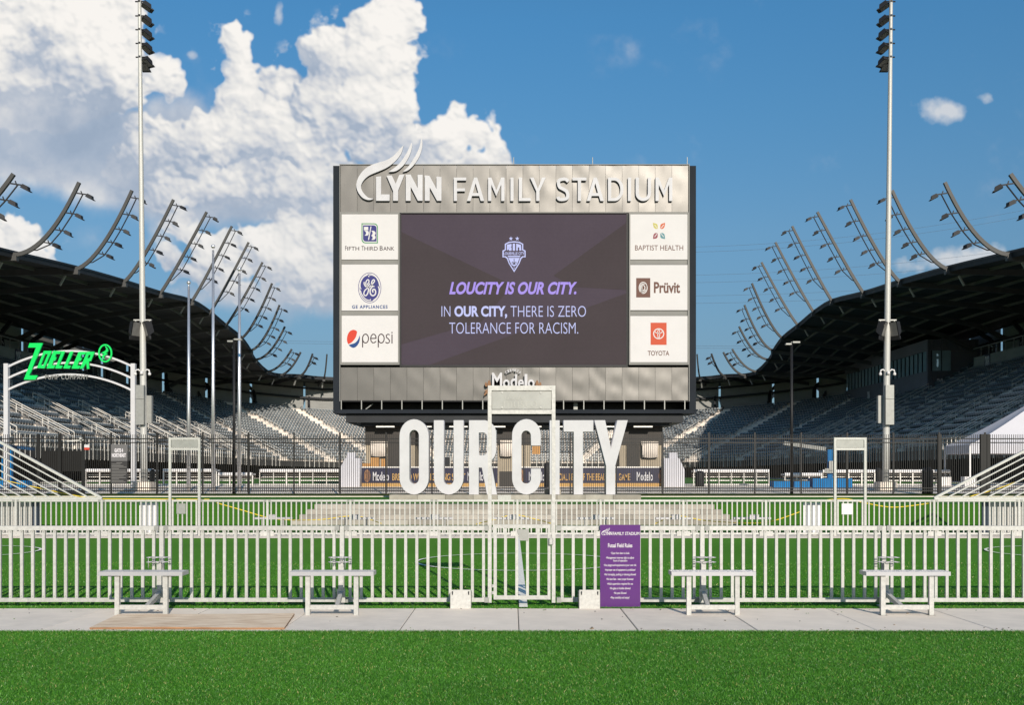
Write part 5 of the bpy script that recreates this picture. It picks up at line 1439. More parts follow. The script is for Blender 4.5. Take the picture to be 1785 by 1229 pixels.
for s_, xt, xb_, lab in ((-1, 243.6, 251.5, 'tall galvanised floodlight pole on the left, rising past the cloud'), (1, 1552.8, 1543.5, 'tall galvanised floodlight pole on the right against blue sky')):
    d = 54.0; base = Vector((WX(xb_, d), d, PZ - .2)); ybase = base.z
    top = Vector((WX(xt, d) + (WX(xt, d) - WX(xb_, d)) * .12, d, WZ(-60, d)))
    t = thing('floodlight_pole', lab, 'light pole', base, 'tall floodlight poles')
    H = top.z - base.z; dx = (top.x - base.x)
    at = lambda y: ((WZ(y, d) - base.z) / H * dx, 0, WZ(y, d) - base.z)
    P = [(dx * k / 10, 0, H * k / 10) for k in range(11)]
    obj('pole', MB().use(galv).tube(P, [0.185 - 0.105 * k / 10 for k in range(11)], 12), t, smooth=True)
    obj('footing', MB().use(concrete).box(-.45, .45, -.45, .45, -.15, .5), t)
    for k in range(7):
        if k == 1: continue
        y = (-26, 0, 2, 27, 51, 75, 99)[k]
        p = at(y)
        arm = obj('lamp_arm', MB().use(lampm).box(-.05, .05, -.1, .12, -.05, .05).bar((0, .1, 0), (-s_ * .25, .1, -.12), .06).tube([(-.22, 0, 0), (.22, 0, 0)], .035, 6), t, loc=p)
        l_ = link('floodlight', FLOOD, arm, loc=(-s_ * .30, .1, -.02), rot=(0, 0, (0 if s_ < 0 else pi) - s_ * (.35 + .12 * k)))
        l_.scale = (.78, .85, .85)
        if k == 6:
            l2 = link('floodlight', FLOOD, arm, loc=(s_ * -.12, .35, -.16), rot=(0, 0, pi / 2)); l2.scale = (.8, .8, .8)
    p = at(558)
    arm = obj('lamp_arm', MB().use(galv).box(-.45, .45, -.05, .05, -.03, .03).bar((-.4, 0, 0), (-.1, 0, -.35), .04).bar((.4, 0, 0), (.1, 0, -.35), .04), t, loc=p)
    for q, rz in ((-.42, 2.5), (.42, .6)):
        l_ = link('floodlight', FLOOD, arm, loc=(q, -.05, -.28), rot=(0, radians(50), rz)); l_.scale = (1.2, 1.2, 1.2)
    p = at(650)
    cm_ = MB().use(white)
    for q in (-1, 1):
        cm_.tube([(q * .1, -.05, .05), (q * .22, -.08, .16), (q * .33, -.1, .13), (q * .36, -.1, 0)], .04, 6)
        cm_.lathe((q * .36, -.1, -.1), [(0.0, -.05), (.07, -.03), (.08, .05), (.05, .1), (0, .11)], 8)
    cm_.tube([(0, -.2, .05), (0, -.25, -.1)], .08, 8)
    obj('security_camera', cm_, t, loc=p, smooth=True)
    p = at(741)
    obj('ballast_box', MB().use(galv_dull).box(-.22 + s_ * .05, .2 + s_ * .05, -.42, -.2, 0, 1.28).box(-.22 + s_ * .05, .2 + s_ * .05, -.42, -.2, 1.3, 2.0), t, loc=p)
    obj('ballast_box', MB().use(galv_dull).box(.06 if s_ < 0 else -.4, .4 if s_ < 0 else -.06, .0, .25, 0.1, 1.5), t, loc=p)
for px, py, lab in ((329, 489, 'silver flagpole without a flag, leftmost and shortest of the three'), (371.5, 426, 'silver flagpole without a flag, middle and tallest of the three'), (417.3, 466, 'silver flagpole without a flag, nearest the scoreboard')):
    d = 53.0; t = thing('flagpole', lab, 'flagpole', (WX(px, d), d, TZ), 'flagpoles')
    H = WZ(py, d) - TZ; polish = bpy.data.materials.get('pole_satin') or mat('pole_satin', (0.72, 0.71, 0.72), 0.28, 0.8, 2, 0.05)
    obj('pole', MB().use(polish).tube([(0, 0, -.1), (0, 0, H * .4), (0, 0, H - .3)], [.105, .09, .055], 12), t, smooth=True)
    obj('ball', MB().use(polish).lathe((0, 0, H - .1), [(0, -.11), (.07, -.08), (.11, 0), (.07, .08), (0, .11)], 12).tube([(0, 0, H - .32), (0, 0, H - .2)], .03, 6), t, smooth=True)
for px, py, s_, lab in ((408, 592, -1, 'slim black area light pole between the flagpoles on the left'), (1380, 597, 1, 'slim black area light pole in front of the right stand')):
    d = 51.5; t = thing('light_pole', lab, 'light pole', (WX(px, d), d, TZ), 'black light poles')
    H = WZ(py, d) - TZ
    obj('pole', MB().use(black).tube([(0, 0, -.1), (0, 0, H)], [.085, .06], 10), t, smooth=True)
    obj('head', MB().use(galv_dull).box(-.3, -.03, -.12, .12, H - .12, H - .05).box(.03, .38, -.12, .12, H - .03, H + .04).box(-.04, .04, -.04, .04, H - .1, H + .02), t)

# arched entrance sign
d = 55.0; ax_ = lambda px: WX(px, d) - WX(122, d); az_ = lambda py: WZ(py, d) - TZ
ar = thing('entrance_arch', 'white three-rail arch carrying green slanted ZOELLER lettering', 'sign', (WX(122, d), d, TZ))
arch_m = mat('arch_white', (0.56, 0.55, 0.56), 0.4, 0.1, 2, 0.06)
for xa in (8, 229): obj('post', MB().use(arch_m).box(ax_(xa), ax_(xa + 7.5), -.12, .12, 0, az_(634)), ar)
for yl, yp, yr in ((639, 612, 638), (659, 632.5, 659), (679, 653, 680)):
    pts = [];
    for k in range(25):
        u = k / 24; x = 15 + (229 - 15) * u; y = yl * (1 - u) + yr * u - 4 * u * (1 - u) * ((yl + yr) / 2 - yp)
        pts.append((ax_(x), 0, az_(y)))
    b = MB().use(arch_m)
    for p, q in zip(pts, pts[1:]): b.bar(p, q, .1, .1, (0, 1, 0))
    obj('arch_rail', b, ar)
def z9(pts): return [(ax_(30 + x / 9.917), az_(590 + y / 9.917)) for x, y in pts]
GL = [[(245, 88), (468, 88), (240, 645), (380, 645), (345, 718), (145, 718), (355, 165), (218, 165)]]
link('letter', shape_mesh([z9(GL[0])], -.16, zgreen, .05), ar)
lets = {'O': ([(490, 222), (625, 222), (500, 525), (372, 518)], [(515, 275), (560, 275), (478, 470), (432, 470)]),
        'E': ([(655, 222), (790, 225), (768, 275), (700, 275), (680, 330), (705, 330), (690, 385), (660, 385), (625, 472), (688, 472), (660, 525), (535, 525)], None),
        'L': ([(800, 228), (850, 228), (748, 475), (812, 475), (790, 527), (685, 525)], None),
        'M': ([(945, 232), (995, 232), (893, 475), (955, 475), (933, 528), (822, 525)], None),
        'F': ([(1090, 238), (1222, 238), (1200, 285), (1138, 285), (1115, 345), (1145, 345), (1125, 395), (1095, 395), (1062, 478), (1120, 478), (1095, 530), (965, 528)], None),
        'R': ([(1235, 235), (1362, 238), (1300, 400), (1265, 402), (1272, 530), (1232, 535), (1222, 430), (1160, 530), (1110, 530)], [(1262, 290), (1300, 290), (1275, 350), (1238, 350)])}
for k_, (o_, h_) in lets.items():
    link('letter', shape_mesh([z9(o_)] + ([z9(h_)] if h_ else []), -.16, zgreen, .05), ar)
emb = MB().use(zgreen)
c, = z9([(1542, 262)]); kk = d / F / 9.917
stroke(emb, ell(c[0], c[1], 108 * kk, 145 * kk, 30), 26 * kk, -.12, .06)
obj('emblem_ring', emb, ar)
link('emblem', shape_mesh([z9(smooth_loop([(1530, 130), (1575, 170), (1590, 225), (1550, 255), (1580, 270), (1520, 320), (1530, 375), (1485, 325), (1500, 285), (1530, 275), (1480, 255), (1545, 215), (1555, 180)], 3))], -.12, zgreen, .04), ar)
x0, z0 = z9([(500, 712)])[0]; x1, z1_ = z9([(1245, 630)])[0]
link('lettering', text_mesh('PUMP COMPANY', x0, x1, z0, z1_, -.1, galv_dull, .03, .0, 1.15), ar)

# ------------------------------------------------------------------ stadium bowl
mast_px = [(-1014, 73, 409, 5.7, 4.2, 3), (23 - 892.5, 85, 444, 5.3, 5.8, 4), (131 - 892.5, 97, 469, 5.2, 7.2, 5), (215 - 892.5, 109, 492, 5.15, 8.5, 5), (279 - 892.5, 120.5, 512, 5.3, 9.3, 5), (334 - 892.5, 132, 525.6, 5.0, 9.4, 5),
           (366 - 892.5, 141, 545, 5.1, 9.4, 5), (393.4 - 892.5, 150, 567.8, 5.2, 9.0, 5), (420.7 - 892.5, 158, 589.4, 4.9, 8.0, 5), (436.7 - 892.5, 164, 611, 4.8, 6.9, 5), (444.6 - 892.5, 169, 627, 5.2, 5.1, 4),
           (465 - 892.5, 175, 647.7, 4.4, 3.6, 3), (485.6 - 892.5, 180, 654.5, 4.2, 3.8, 0), (521 - 892.5, 184, 655.7, 3.8, 3.6, 2), (564 - 892.5, 187, 660, 3.6, 3.9, 0)]
BASE = [Vector((off * d / F, d, WZ(py, d))) for off, d, py, r_, h_, n_ in mast_px]
extra = [Vector((-22, 189.5, 18.1)), Vector((-11, 191, 18.0)), Vector((0, 191.5, 18.0))]
front = [Vector((-39.6, 61, 17.0))] + BASE + extra
def mir(v): return Vector((-v.x, v.y, v.z))
def tangent(P, i):
    a, b = P[max(i - 1, 0)], P[min(i + 1, len(P) - 1)]; t = (b - a); t.z = 0; return t.normalized()
back = []
for i, p in enumerate(front):
    t = tangent(front, i); n = Vector((-t.y, t.x, 0))          # outward (left of travel)
    u = min(1, max(0, (i - 5) / 12.0))
    w = 26 * (1 - u) + 15 * u
    back.append(p + n * w + Vector((0, 0, (21.2 * (1 - u) + 17.6 * u) - p.z)))
# keep back curve monotone round the corner
def pchain(P, k=4):
    return smooth_line([tuple(v) for v in P], k)
def ribbon(mb, A, B, dz=0.0, flip=False):
    o_ = len(mb.v)
    for a, b_ in zip(A, B): mb.v += [(a[0], a[1], a[2] + dz), (b_[0], b_[1], b_[2] + dz)]
    for i in range(len(A) - 1):
        k = o_ + 2 * i; f = (k, k + 1, k + 3, k + 2)
        mb.f.append(f[::-1] if flip else f); mb.m.append(mb.cur)
roof = thing('stadium_roof', 'black curved canopy roof sweeping round the seating bowl', 'roof', (0, 120, 20))
RL = (0, -120, -20)
def rp(n, mb, parent=None, **k):
    o = obj(n, mb, parent or roof, **k)
    if parent is None: o.location = RL
    return o
full_f = front + [mir(v) for v in front[-2::-1]]
full_b = back + [mir(v) for v in back[-2::-1]]
SF_, SB_ = pchain(full_f, 3), pchain(full_b, 3)
dk = MB().use(dark2)
ribbon(dk, SF_, SB_, 0.0); ribbon(dk, SF_, SB_, 0.30, True)
rp('deck', dk)
fc = MB().use(dark); ribbon(fc, SF_, [(x, y, z + .55) for x, y, z in SF_], -0.25); 
rp('fascia', fc)
ed = MB().use(mat('roof_edge', (0.02, 0.022, 0.026), 0.5, 0.2)); ribbon(ed, [(x * .9985, y - .03 if y > 150 else y, z + .16) for x, y, z in SF_], [(x * .9985, y - .03 if y > 150 else y, z + .34) for x, y, z in SF_], 0); rp('edge_flashing', ed)
b = MB().use(dark); ribbon(b, SB_, [(x, y, z + .35) for x, y, z in SB_], -.02); rp('rear_fascia', b)
# purlins run along the bowl, rafters across it
for k in range(1, 7):
    u = k / 7.0
    line = [tuple(Vector(a).lerp(Vector(b_), u)) for a, b_ in zip(SF_, SB_)]
    b = MB().use(purl)
    for p, q in zip(line, line[1:]): b.bar((p[0], p[1], p[2] - .16), (q[0], q[1], q[2] - .16), .16, .28)
    rp('purlin', b)
# bowl curves
def bowl(u, k=64):
    """points of the seating sweep at depth u (0 front row, 1 back row), left half then right half"""
    P = []
    def mixp(a, b_): return (a[0] * (1 - u) + b_[0] * u, a[1] * (1 - u) + b_[1] * u, a[2] * (1 - u) + b_[2] * u)
    for i in range(25):
        y = 64 + (150 - 64) * i / 24; P.append(mixp((-38, y, 3.7), (-62.5, y, 16.7)))
    for i in range(1, 21):
        a = pi / 2 * i / 20; s = i / 20
        P.append(mixp((-16 - 22 * cos(a), 150 + 22 * sin(a), 3.7 - .5 * s), (-33 - 29.5 * cos(a), 150 + 40 * sin(a), 16.7 - 4.0 * (s ** .8))))
    for i in range(1, 9):
        s = i / 8; P.append(mixp((-16 + 16 * s, 172, 3.2), (-33 + 33 * s, 190, 12.7)))
    return P
def at_idx(C, f):
    i = min(int(f), len(C) - 2); return Vector(C[i]).lerp(Vector(C[i + 1]), f - i)
NROW = 21
curves = []
for i in range(NROW + 1):
    h = bowl(i / NROW); curves.append(h + [(-x, y, z) for x, y, z in h[-2::-1]])
COLS = []
for p_ in full_b[1:-1]:
    T_ = curves[NROW]; best = min(range(len(T_) - 1), key=lambda i: hypot(T_[i][0] - p_.x, T_[i][1] - p_.y))
    va, vb = Vector(T_[max(best - 1, 0)]), Vector(T_[best + 1]); ab = vb - va; ab.z = 0; pr_ = (Vector((p_.x, p_.y, 0)) - Vector((va.x, va.y, 0))).dot(ab) / ab.length_squared
    COLS.append(max(best - 1, 0) + max(0, min(1, pr_)) * (best + 1 - max(best - 1, 0)))
COLS = sorted(COLS); COLS = [c for i, c in enumerate(COLS) if i == 0 or c - COLS[i - 1] > .5]
NP = len(curves[0]); IA, IB = 37, NP - 1 - 37       # the corner seams between the three stands
stands = []
for nm_, lab, a, b_ in (('left', 'shaded left seating stand of dark seats with sunlit lower rows', 0, IA), ('end', 'far end seating stand behind the scoreboard, partly sunlit', IA, IB), ('right', 'right seating stand of dark seats in shade with a press box on top', IB, NP - 1)):
    mid_ = curves[0][(a + b_) // 2]
    t = thing('seating_stand', lab, 'stand', (mid_[0], mid_[1], PZ), 'stadium stands')
    off = (-mid_[0], -mid_[1], -PZ)
    stands.append((t, a, b_, off))
    for i in range(NROW):
        A = curves[i][a:b_ + 1]; B = curves[i + 1][a:b_ + 1]
        m = MB().use(tierc)
        tread = [(q[0], q[1], p[2]) for p, q in zip(A, B)]
        ribbon(m, A, tread); ribbon(m, tread, [(q[0], q[1], q[2]) for q in B])
        o = obj('terrace_step', m, t); o.location = off
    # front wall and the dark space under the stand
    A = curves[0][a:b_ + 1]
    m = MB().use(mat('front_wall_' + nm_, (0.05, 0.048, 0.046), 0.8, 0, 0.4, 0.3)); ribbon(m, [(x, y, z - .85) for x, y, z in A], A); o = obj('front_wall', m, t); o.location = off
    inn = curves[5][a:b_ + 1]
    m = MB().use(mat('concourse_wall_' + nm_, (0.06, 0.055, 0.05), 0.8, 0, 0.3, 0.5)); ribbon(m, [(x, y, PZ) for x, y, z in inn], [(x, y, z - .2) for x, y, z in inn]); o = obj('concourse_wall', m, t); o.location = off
    T_ = curves[NROW][a:b_ + 1]
    m = MB().use(wallg)
    outb = [(x * 1.035 , y + (1.8 if y > 150 else 0) * min(1, (y - 150) / 30 if y > 150 else 0), z) for x, y, z in T_]
    ribbon(m, T_, outb)
    # panels between the columns, with a slit of daylight at each column
    cols_ = sorted([0, b_ - a] + [f_ - a for f_ in COLS if a < f_ < b_])
    for c0, c1 in zip(cols_, cols_[1:]):
        d0 = .075 if c0 > 0 else 0; d1 = .075 if c1 < b_ - a else 0
        n_ = max(2, int(c1 - c0) + 1); fs = [c0 + d0 + (c1 - d1 - c0 - d0) * k / n_ for k in range(n_ + 1)]
        pts_ = [tuple(at_idx(outb, min(f_, len(outb) - 1.001))) for f_ in fs]
        ribbon(m, pts_, [(x, y, z + 5.6) for x, y, z in pts_])
    o = obj('rear_wall', m, t); o.location = off
    m = MB().use(dark)
    for z_ in (2.3, 4.0, 5.2):
        for p, q in zip(outb, outb[1:]): m.bar((p[0] * .99, p[1] - .5, p[2] + z_), (q[0] * .99, q[1] - .5, q[2] + z_), .22, .34)
    o = obj('wall_girt', m, t); o.location = off

# seats
def seat_mesh():
    b = MB().use(seatm)
    b.add([(-.22, 0, .42), (.22, 0, .42), (.20, .06, .74), (-.20, .06, .74), (-.22, .06, .42), (.22, .06, .42), (.20, .12, .73), (-.20, .12, .73)],
          [(0, 1, 2, 3), (5, 4, 7, 6), (0, 3, 7, 4), (1, 5, 6, 2), (3, 2, 6, 7)])
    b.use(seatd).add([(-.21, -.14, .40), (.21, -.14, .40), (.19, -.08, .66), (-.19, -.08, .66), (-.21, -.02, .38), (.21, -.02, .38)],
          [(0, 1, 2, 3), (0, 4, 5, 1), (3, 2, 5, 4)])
    b.use(seatl).box(-.03, .03, -.05, .08, 0, .42)
    return b.mesh('seat')
SEAT = seat_mesh()
SV = np.array([v.co[:] for v in SEAT.vertices]); SFc = [tuple(p.vertices) for p in SEAT.polygons]; SMi = [p.material_index for p in SEAT.polygons]
aisle_y = [72.4 + 11.0 * k for k in range(8)]      # aisles along the sides, metres
def aisles_of(row):
    """arc positions where aisles cross this row"""
    return row
def seg_points(C, i0, i1):
    pts = [Vector(C[i]) for i in range(i0, i1 + 1)]
    L_ = [0]
    for p, q in zip(pts, pts[1:]): L_.append(L_[-1] + (q - p).length)
    return pts, L_
# aisle parameters in curve index space
aisle_idx = []
for y in aisle_y:
    if y < 150: aisle_idx.append((y - 64) / (150 - 64) * 24)
aisle_idx += [26.5, 31.5, 36.5, 41.5, 46.5]
aisle_idx += [NP - 1 - v for v in aisle_idx]
def at_idx(C, f):
    i = min(int(f), len(C) - 2); return Vector(C[i]).lerp(Vector(C[i + 1]), f - i)
rs_ = random.Random(11)
for (t, a, b_, off) in stands:
    items = []
    for r in range(NROW):
        C = curves[r]; Cn = curves[r + 1]
        f = a + 0.0
        ais = [v for v in aisle_idx if a <= v <= b_]
        # walk along by arc length
        i = a; s = 0.3
        pts, L_ = seg_points(C, a, b_)
        tot = L_[-1]; al = []
        for v in ais:
            k = int(v) - a; k = min(k, len(pts) - 2); al.append(L_[k] + (L_[k + 1] - L_[k]) * (v - int(v)))
        k = 0
        while s < tot - .3:
            while k < len(L_) - 2 and L_[k + 1] < s: k += 1
            if all(abs(s - q) > 0.85 for q in al):
                u = (s - L_[k]) / (L_[k + 1] - L_[k]); p = pts[k].lerp(pts[k + 1], u)
                dn = pts[k + 1] - pts[k]
                q = Vector(Cn[a + k]).lerp(Vector(Cn[a + k + 1]), u); depth = Vector((q.x - p.x, q.y - p.y, 0))
                nrm = Vector((-dn.y, dn.x, 0)).normalized()
                pos = p + depth * 0.62
                items.append((pos.x, pos.y, p.z, atan2(nrm.y, nrm.x) - pi / 2))
            s += 0.53
    items.sort(key=lambda q: hypot(q[0], q[1]) + (1000 if abs(q[0] / q[1]) > 0.49 else 0))
    for (x, y, z, rz) in items[:300]:
        o = link('seat', SEAT, t, loc=(x + off[0], y + off[1], z + off[2]), rot=(0, 0, rz))
    rest = items[300:]
    n = len(rest); A = np.array(rest)
    ca, sa = np.cos(A[:, 3])[:, None], np.sin(A[:, 3])[:, None]
    X = SV[None, :, 0] * ca - SV[None, :, 1] * sa + A[:, 0][:, None] + off[0]
    Y = SV[None, :, 0] * sa + SV[None, :, 1] * ca + A[:, 1][:, None] + off[1]
    Z = SV[None, :, 2] + A[:, 2][:, None] + off[2]
    V = np.stack([X, Y, Z], 2).reshape(-1, 3)
    nv = len(SV); lens = np.array([len(f_) for f_ in SFc], np.int32); lo = np.concatenate([np.array(f_) for f_ in SFc])
    loops = (np.arange(n)[:, None] * nv + lo[None]).astype(np.int32).ravel()
    st = np.concatenate([[0], np.cumsum(lens)[:-1]]); nl = int(lens.sum())
    starts = (np.arange(n)[:, None] * nl + st[None]).astype(np.int32).ravel()
    me = bpy.data.meshes.new('seats'); me.vertices.add(n * nv); me.vertices.foreach_set('co', V.astype(np.float32).ravel())
    me.loops.add(len(loops)); me.loops.foreach_set('vertex_index', loops); me.polygons.add(len(starts)); me.polygons.foreach_set('loop_start', starts)
    me.materials.append(seatm); me.materials.append(seatd); me.materials.append(seatl); me.polygons.foreach_set('material_index', np.tile(np.array(SMi, np.int32), n))
    me.update(calc_edges=True)
    o = link('seats', me, t); o['kind'] = 'stuff'
    # aisle stairs and handrails
    for v in [v for v in aisle_idx if a <= v <= b_]:
        P = [at_idx(curves[r], v) for r in range(NROW + 1)]
        ax2 = (at_idx(curves[4], min(v + .4, NP - 1.01)) - at_idx(curves[4], max(v - .4, 0))).normalized(); ax2.z = 0
        m = MB().use(tierc); m.mats = [concrete]
        for p, q in zip(P, P[1:]):
            dv = Vector((q.x - p.x, q.y - p.y, 0)); 
            m.obox(tuple(p + dv * .72 + Vector((0, 0, (q.z - p.z) * .25))), tuple(ax2 * .75), tuple(dv * .28), (0, 0, (q.z - p.z) * .25))
        o = obj('aisle_steps', m, t); o.location = off
        for r0, r1 in ((1, 8), (10, 14)):
            for sd in (-.55, .55) if r0 == 1 else (.0,):
                m = MB().use(railw)
                e = ax2 * sd; up1, up2 = Vector((0, 0, .95)), Vector((0, 0, .5))
                lo_, hi_ = P[r0] + e, P[r1] + e
                m.tube([lo_ + up1, hi_ + up1], .045, 5); m.tube([lo_ + up2, hi_ + up2], .035, 4)
                for k in range(r0, r1 + 1, 2 if r0 == 1 else 2):
                    m.tube([P[k] + e, P[k] + e + up1], .028, 5)
                m.tube([hi_, hi_ + up1], .028, 5)
                o = obj('handrail', m, t); o.location = off
    # guard rail along the front row
    m = MB().use(railw); A_ = curves[0][a:b_ + 1]
    for p, q in zip(A_, A_[1:]):
        p, q = Vector(p), Vector(q)
        m.tube([p + Vector((0, 0, 1.0)), q + Vector((0, 0, 1.0))], .03, 4, False)
        n_ = max(1, round((q - p).length / 0.9))
        for k in range(n_): w_ = p.lerp(q, k / n_); m.box(w_.x - .03, w_.x + .03, w_.y - .03, w_.y + .03, w_.z - .9, w_.z + 1.0)
    o = obj('guard_rail', m, t); o.location = off

# rafters with their curved rear columns: part of the roof
def top_near(p):
    return min((Vector(q) for q in curves[NROW]), key=lambda q: hypot(q.x - p.x, q.y - p.y))
glint = mat('glint_pale', (0.5, 0.53, 0.55), 0.3, 0.2)  # pale colour for the painted-in highlights on the rear columns
for i in range(1, len(full_f) - 1):
    f, bk = full_f[i], full_b[i]
    if abs(f.x) < 12: continue
    dn = Vector((bk.x - f.x, bk.y - f.y, 0)).normalized(); tp = top_near(bk)
    P = [f + Vector((0, 0, -.2)), f.lerp(bk, .35) + Vector((0, 0, -.75)), f.lerp(bk, .7) + Vector((0, 0, -1.5)), f.lerp(bk, .86) + Vector((0, 0, -2.9)), Vector((tp.x, tp.y, 0)).lerp(Vector((bk.x, bk.y, 0)), .5) + Vector((0, 0, tp.z + (bk.z - tp.z) * .45)), Vector((tp.x, tp.y, tp.z - .3)) + dn * .6]
    P = [Vector(v) for v in smooth_line([tuple(v) for v in P], 4)]
    b = MB().use(rafm); 
    for p, q in zip(P, P[1:]): b.bar(p, q, .28, .55)
    rf = rp('rafter', b)
    k0 = len(P) - 6
    b = MB().use(glint)
    for p, q in list(zip(P, P[1:]))[k0:]: b.bar(p - dn * .30 + Vector((0, 0, -.1)), q - dn * .30 + Vector((0, 0, .15)) , .16, .1)
    rp('column_glint', b)  # added strip, its pale colour paints the column's bright edge
    # struts and small work lights under the edge
    b = MB().use(galv_dull); q = f + dn * .9 + Vector((0, 0, -.6)); b.bar(q, q + dn * .5 + Vector((0, 0, -.9)), .22, .14); rp('edge_light', b)

for f_ in COLS:
    p_ = at_idx(curves[NROW], f_); nb_ = min(full_b, key=lambda q: hypot(q.x - p_.x, q.y - p_.y)); nf_ = full_f[full_b.index(nb_)]
    dn = Vector((nb_.x - nf_.x, nb_.y - nf_.y, 0)).normalized(); top_ = nb_.lerp(nf_, .10) + Vector((0, 0, -.5))
    b = MB().use(dark); pts_ = [p_ + dn * .9 + Vector((0, 0, -.2)), p_ + dn * 1.1 + Vector((0, 0, 2.2)), (p_ + dn * 1.1).lerp(top_, .6) + Vector((0, 0, .9)), top_]
    pts_ = [Vector(v) for v in smooth_line([tuple(v) for v in pts_], 4)]
    sg = 1 if p_.x > 0 else -1
    for q0, q1 in zip(pts_, pts_[1:]): b.bar(q0 + Vector((0, .45, 0)), q1 + Vector((0, .45, 0)), .35, .5, dn)
    rp('column', b)

# floodlight masts
ordn = ['first', 'second', 'third', 'fourth', 'fifth', 'sixth', 'seventh', 'eighth', 'ninth', 'tenth', 'eleventh', 'twelfth', 'thirteenth', 'fourteenth', 'fifteenth']
for side in (-1, 1):
    for i, (off_, d_, py_, reach, H, nl_) in enumerate(mast_px):
        Bp = BASE[i]; t2 = tangent(front, i + 1); n = Vector((t2.y, -t2.x, 0))      # inward
        n = {14: Vector((.33, -.94, 0)), 13: Vector((.75, -.66, 0)), 12: Vector((.95, -.3, 0)), 11: Vector((.98, -.2, 0)), 10: Vector((.97, -.25, 0)), 9: Vector((.98, -.2, 0)), 8: Vector((.98, -.2, 0))}.get(i, n)
        n.normalize()
        if side > 0: Bp = mir(Bp); n = Vector((-n.x, n.y, 0))
        lab = '%s curved roof mast from the %s edge, on the %s roof, %s' % (ordn[i], 'left' if side < 0 else 'right', 'left' if side < 0 else 'right', ('with %s lamps' % ['no', 'one', 'two', 'three', 'four', 'five'][nl_]))
        t = thing('floodlight_mast', lab, 'light mast', Bp, 'curved floodlight masts on the roof', (0, 0, atan2(n.y, n.x)))
        pw2 = max(1.08, min(2.0, 2 - (H - 5.8) * .27))
        Q = []
        for k in range(15):
            u = k / 14; Q.append(Vector((reach * u, 0, H * (u ** pw2))))
        Q.insert(0, Vector((-.8, 0, -.25)))
        b = MB().use(mastm)
        sec = []
        for k, p in enumerate(Q):
            dd = (Q[min(k + 1, len(Q) - 1)] - Q[max(k - 1, 0)]).normalized(); nn = Vector((-dd.z, 0, dd.x))
            hw_ = .17 - .04 * k / 15; sec.append([p + Vector((0, -.11, 0)) - nn * hw_, p + Vector((0, .11, 0)) - nn * hw_, p + Vector((0, .11, 0)) + nn * hw_, p + Vector((0, -.11, 0)) + nn * hw_])
        b.v = [tuple(v) for s_ in sec for v in s_]
        for k in range(len(Q) - 1):
            for j in range(4): b.f.append((4 * k + j, 4 * k + (j + 1) % 4, 4 * k + 4 + (j + 1) % 4, 4 * k + 4 + j)); b.m.append(0)
        e_ = 4 * (len(Q) - 1); b.f += [(0, 3, 2, 1), (e_, e_ + 1, e_ + 2, e_ + 3)]; b.m += [0, 0]
        b.box(-1.0, .35, -.22, .22, -.5, -.1)
        obj('beam', b, t)
        def pt(u):
            k = u * 14; j = min(int(k), 13); return Q[j + 1].lerp(Q[j + 2], k - j)
        if nl_:
            us = {5: (.95, .81, .67, .53, .38), 4: (.93, .77, .60, .43), 3: (.93, .78, .63), 2: (.93, .80)}[nl_]
            if H > 8.4: us = (.955, .80, .645, .49, .335)
            rod = [pt(u) + Vector((.62 + .1 * (1 - u), 0, -.25)) for u in [us[0] + .01] + list(us[1:])] + [pt(us[-1] - .12) + Vector((.25, 0, -.2)), pt(max(us[-1] - .17, .02))]
            obj('conduit', MB().use(lampm).tube(rod, .055, 5), t)
            for u in us:
                p = pt(u); arm = obj('lamp_arm', MB().use(lampm).bar((0, 0, -.05), (1.15, 0, -.22), .09).bar((.62, 0, -.25), (.5, 0, .1), .07), t, loc=p)
                l_ = link('floodlight', FLOOD, arm, loc=(1.2, 0, -.22), rot=(0, 0, rs_.uniform(-.35, .35))); l_.scale = (.9, .95, 1.0)

# press box on the right stand
pb = thing('press_box', 'dark clad press box with a ribbon of tall windows on the right stand', 'building', (55.5, 158, 12))
PLc = (-55.5, -158, -12)
def pp_(n, mb, parent=None):
    o = obj(n, mb, parent or pb)
    if parent is None: o.location = PLc
    return o
pp_('cladding', MB().use(pboxm).box(55.2, 62, 141, 176, 9, 15.2).box(55.2, 62, 141, 176, 17.9, 19.4).box(55.6, 62, 141.3, 176, 15.2, 17.9).box(55.2, 55.6, 141, 141.4, 15.2, 17.9))
for k in range(22):
    y0 = 141.4 + k * 1.56
    pn_ = pp_('window', MB().use(sbframe).box(55.22, 55.34, y0, y0 + .07, 15.2, 17.9))
    pp_('pane', MB().use(winm).box(55.36, 55.42, y0 + .07, y0 + 1.54, 15.22, 17.88), pn_)
for k in range(2):
    pn_ = pp_('window', MB().use(sbframe).box(55.7 + k * 1.3, 55.78 + k * 1.3, 140.9, 141.0, 15.2, 17.9))
    pp_('pane', MB().use(winm).box(55.78 + k * 1.3, 56.98 + k * 1.3, 140.94, 140.99, 15.2, 17.9), pn_)
rb = MB().use(pboxm)
for k in range(22): rb.box(55.4 + k * .3, 55.46 + k * .3, 140.93, 140.999, 9.2, 15.15); rb.box(55.4 + k * .3, 55.46 + k * .3, 140.93, 140.999, 17.95, 19.3)
pp_('ribs', rb)
for o_ in pb.children:
    for c in o_.children: c.location = (0, 0, 0)
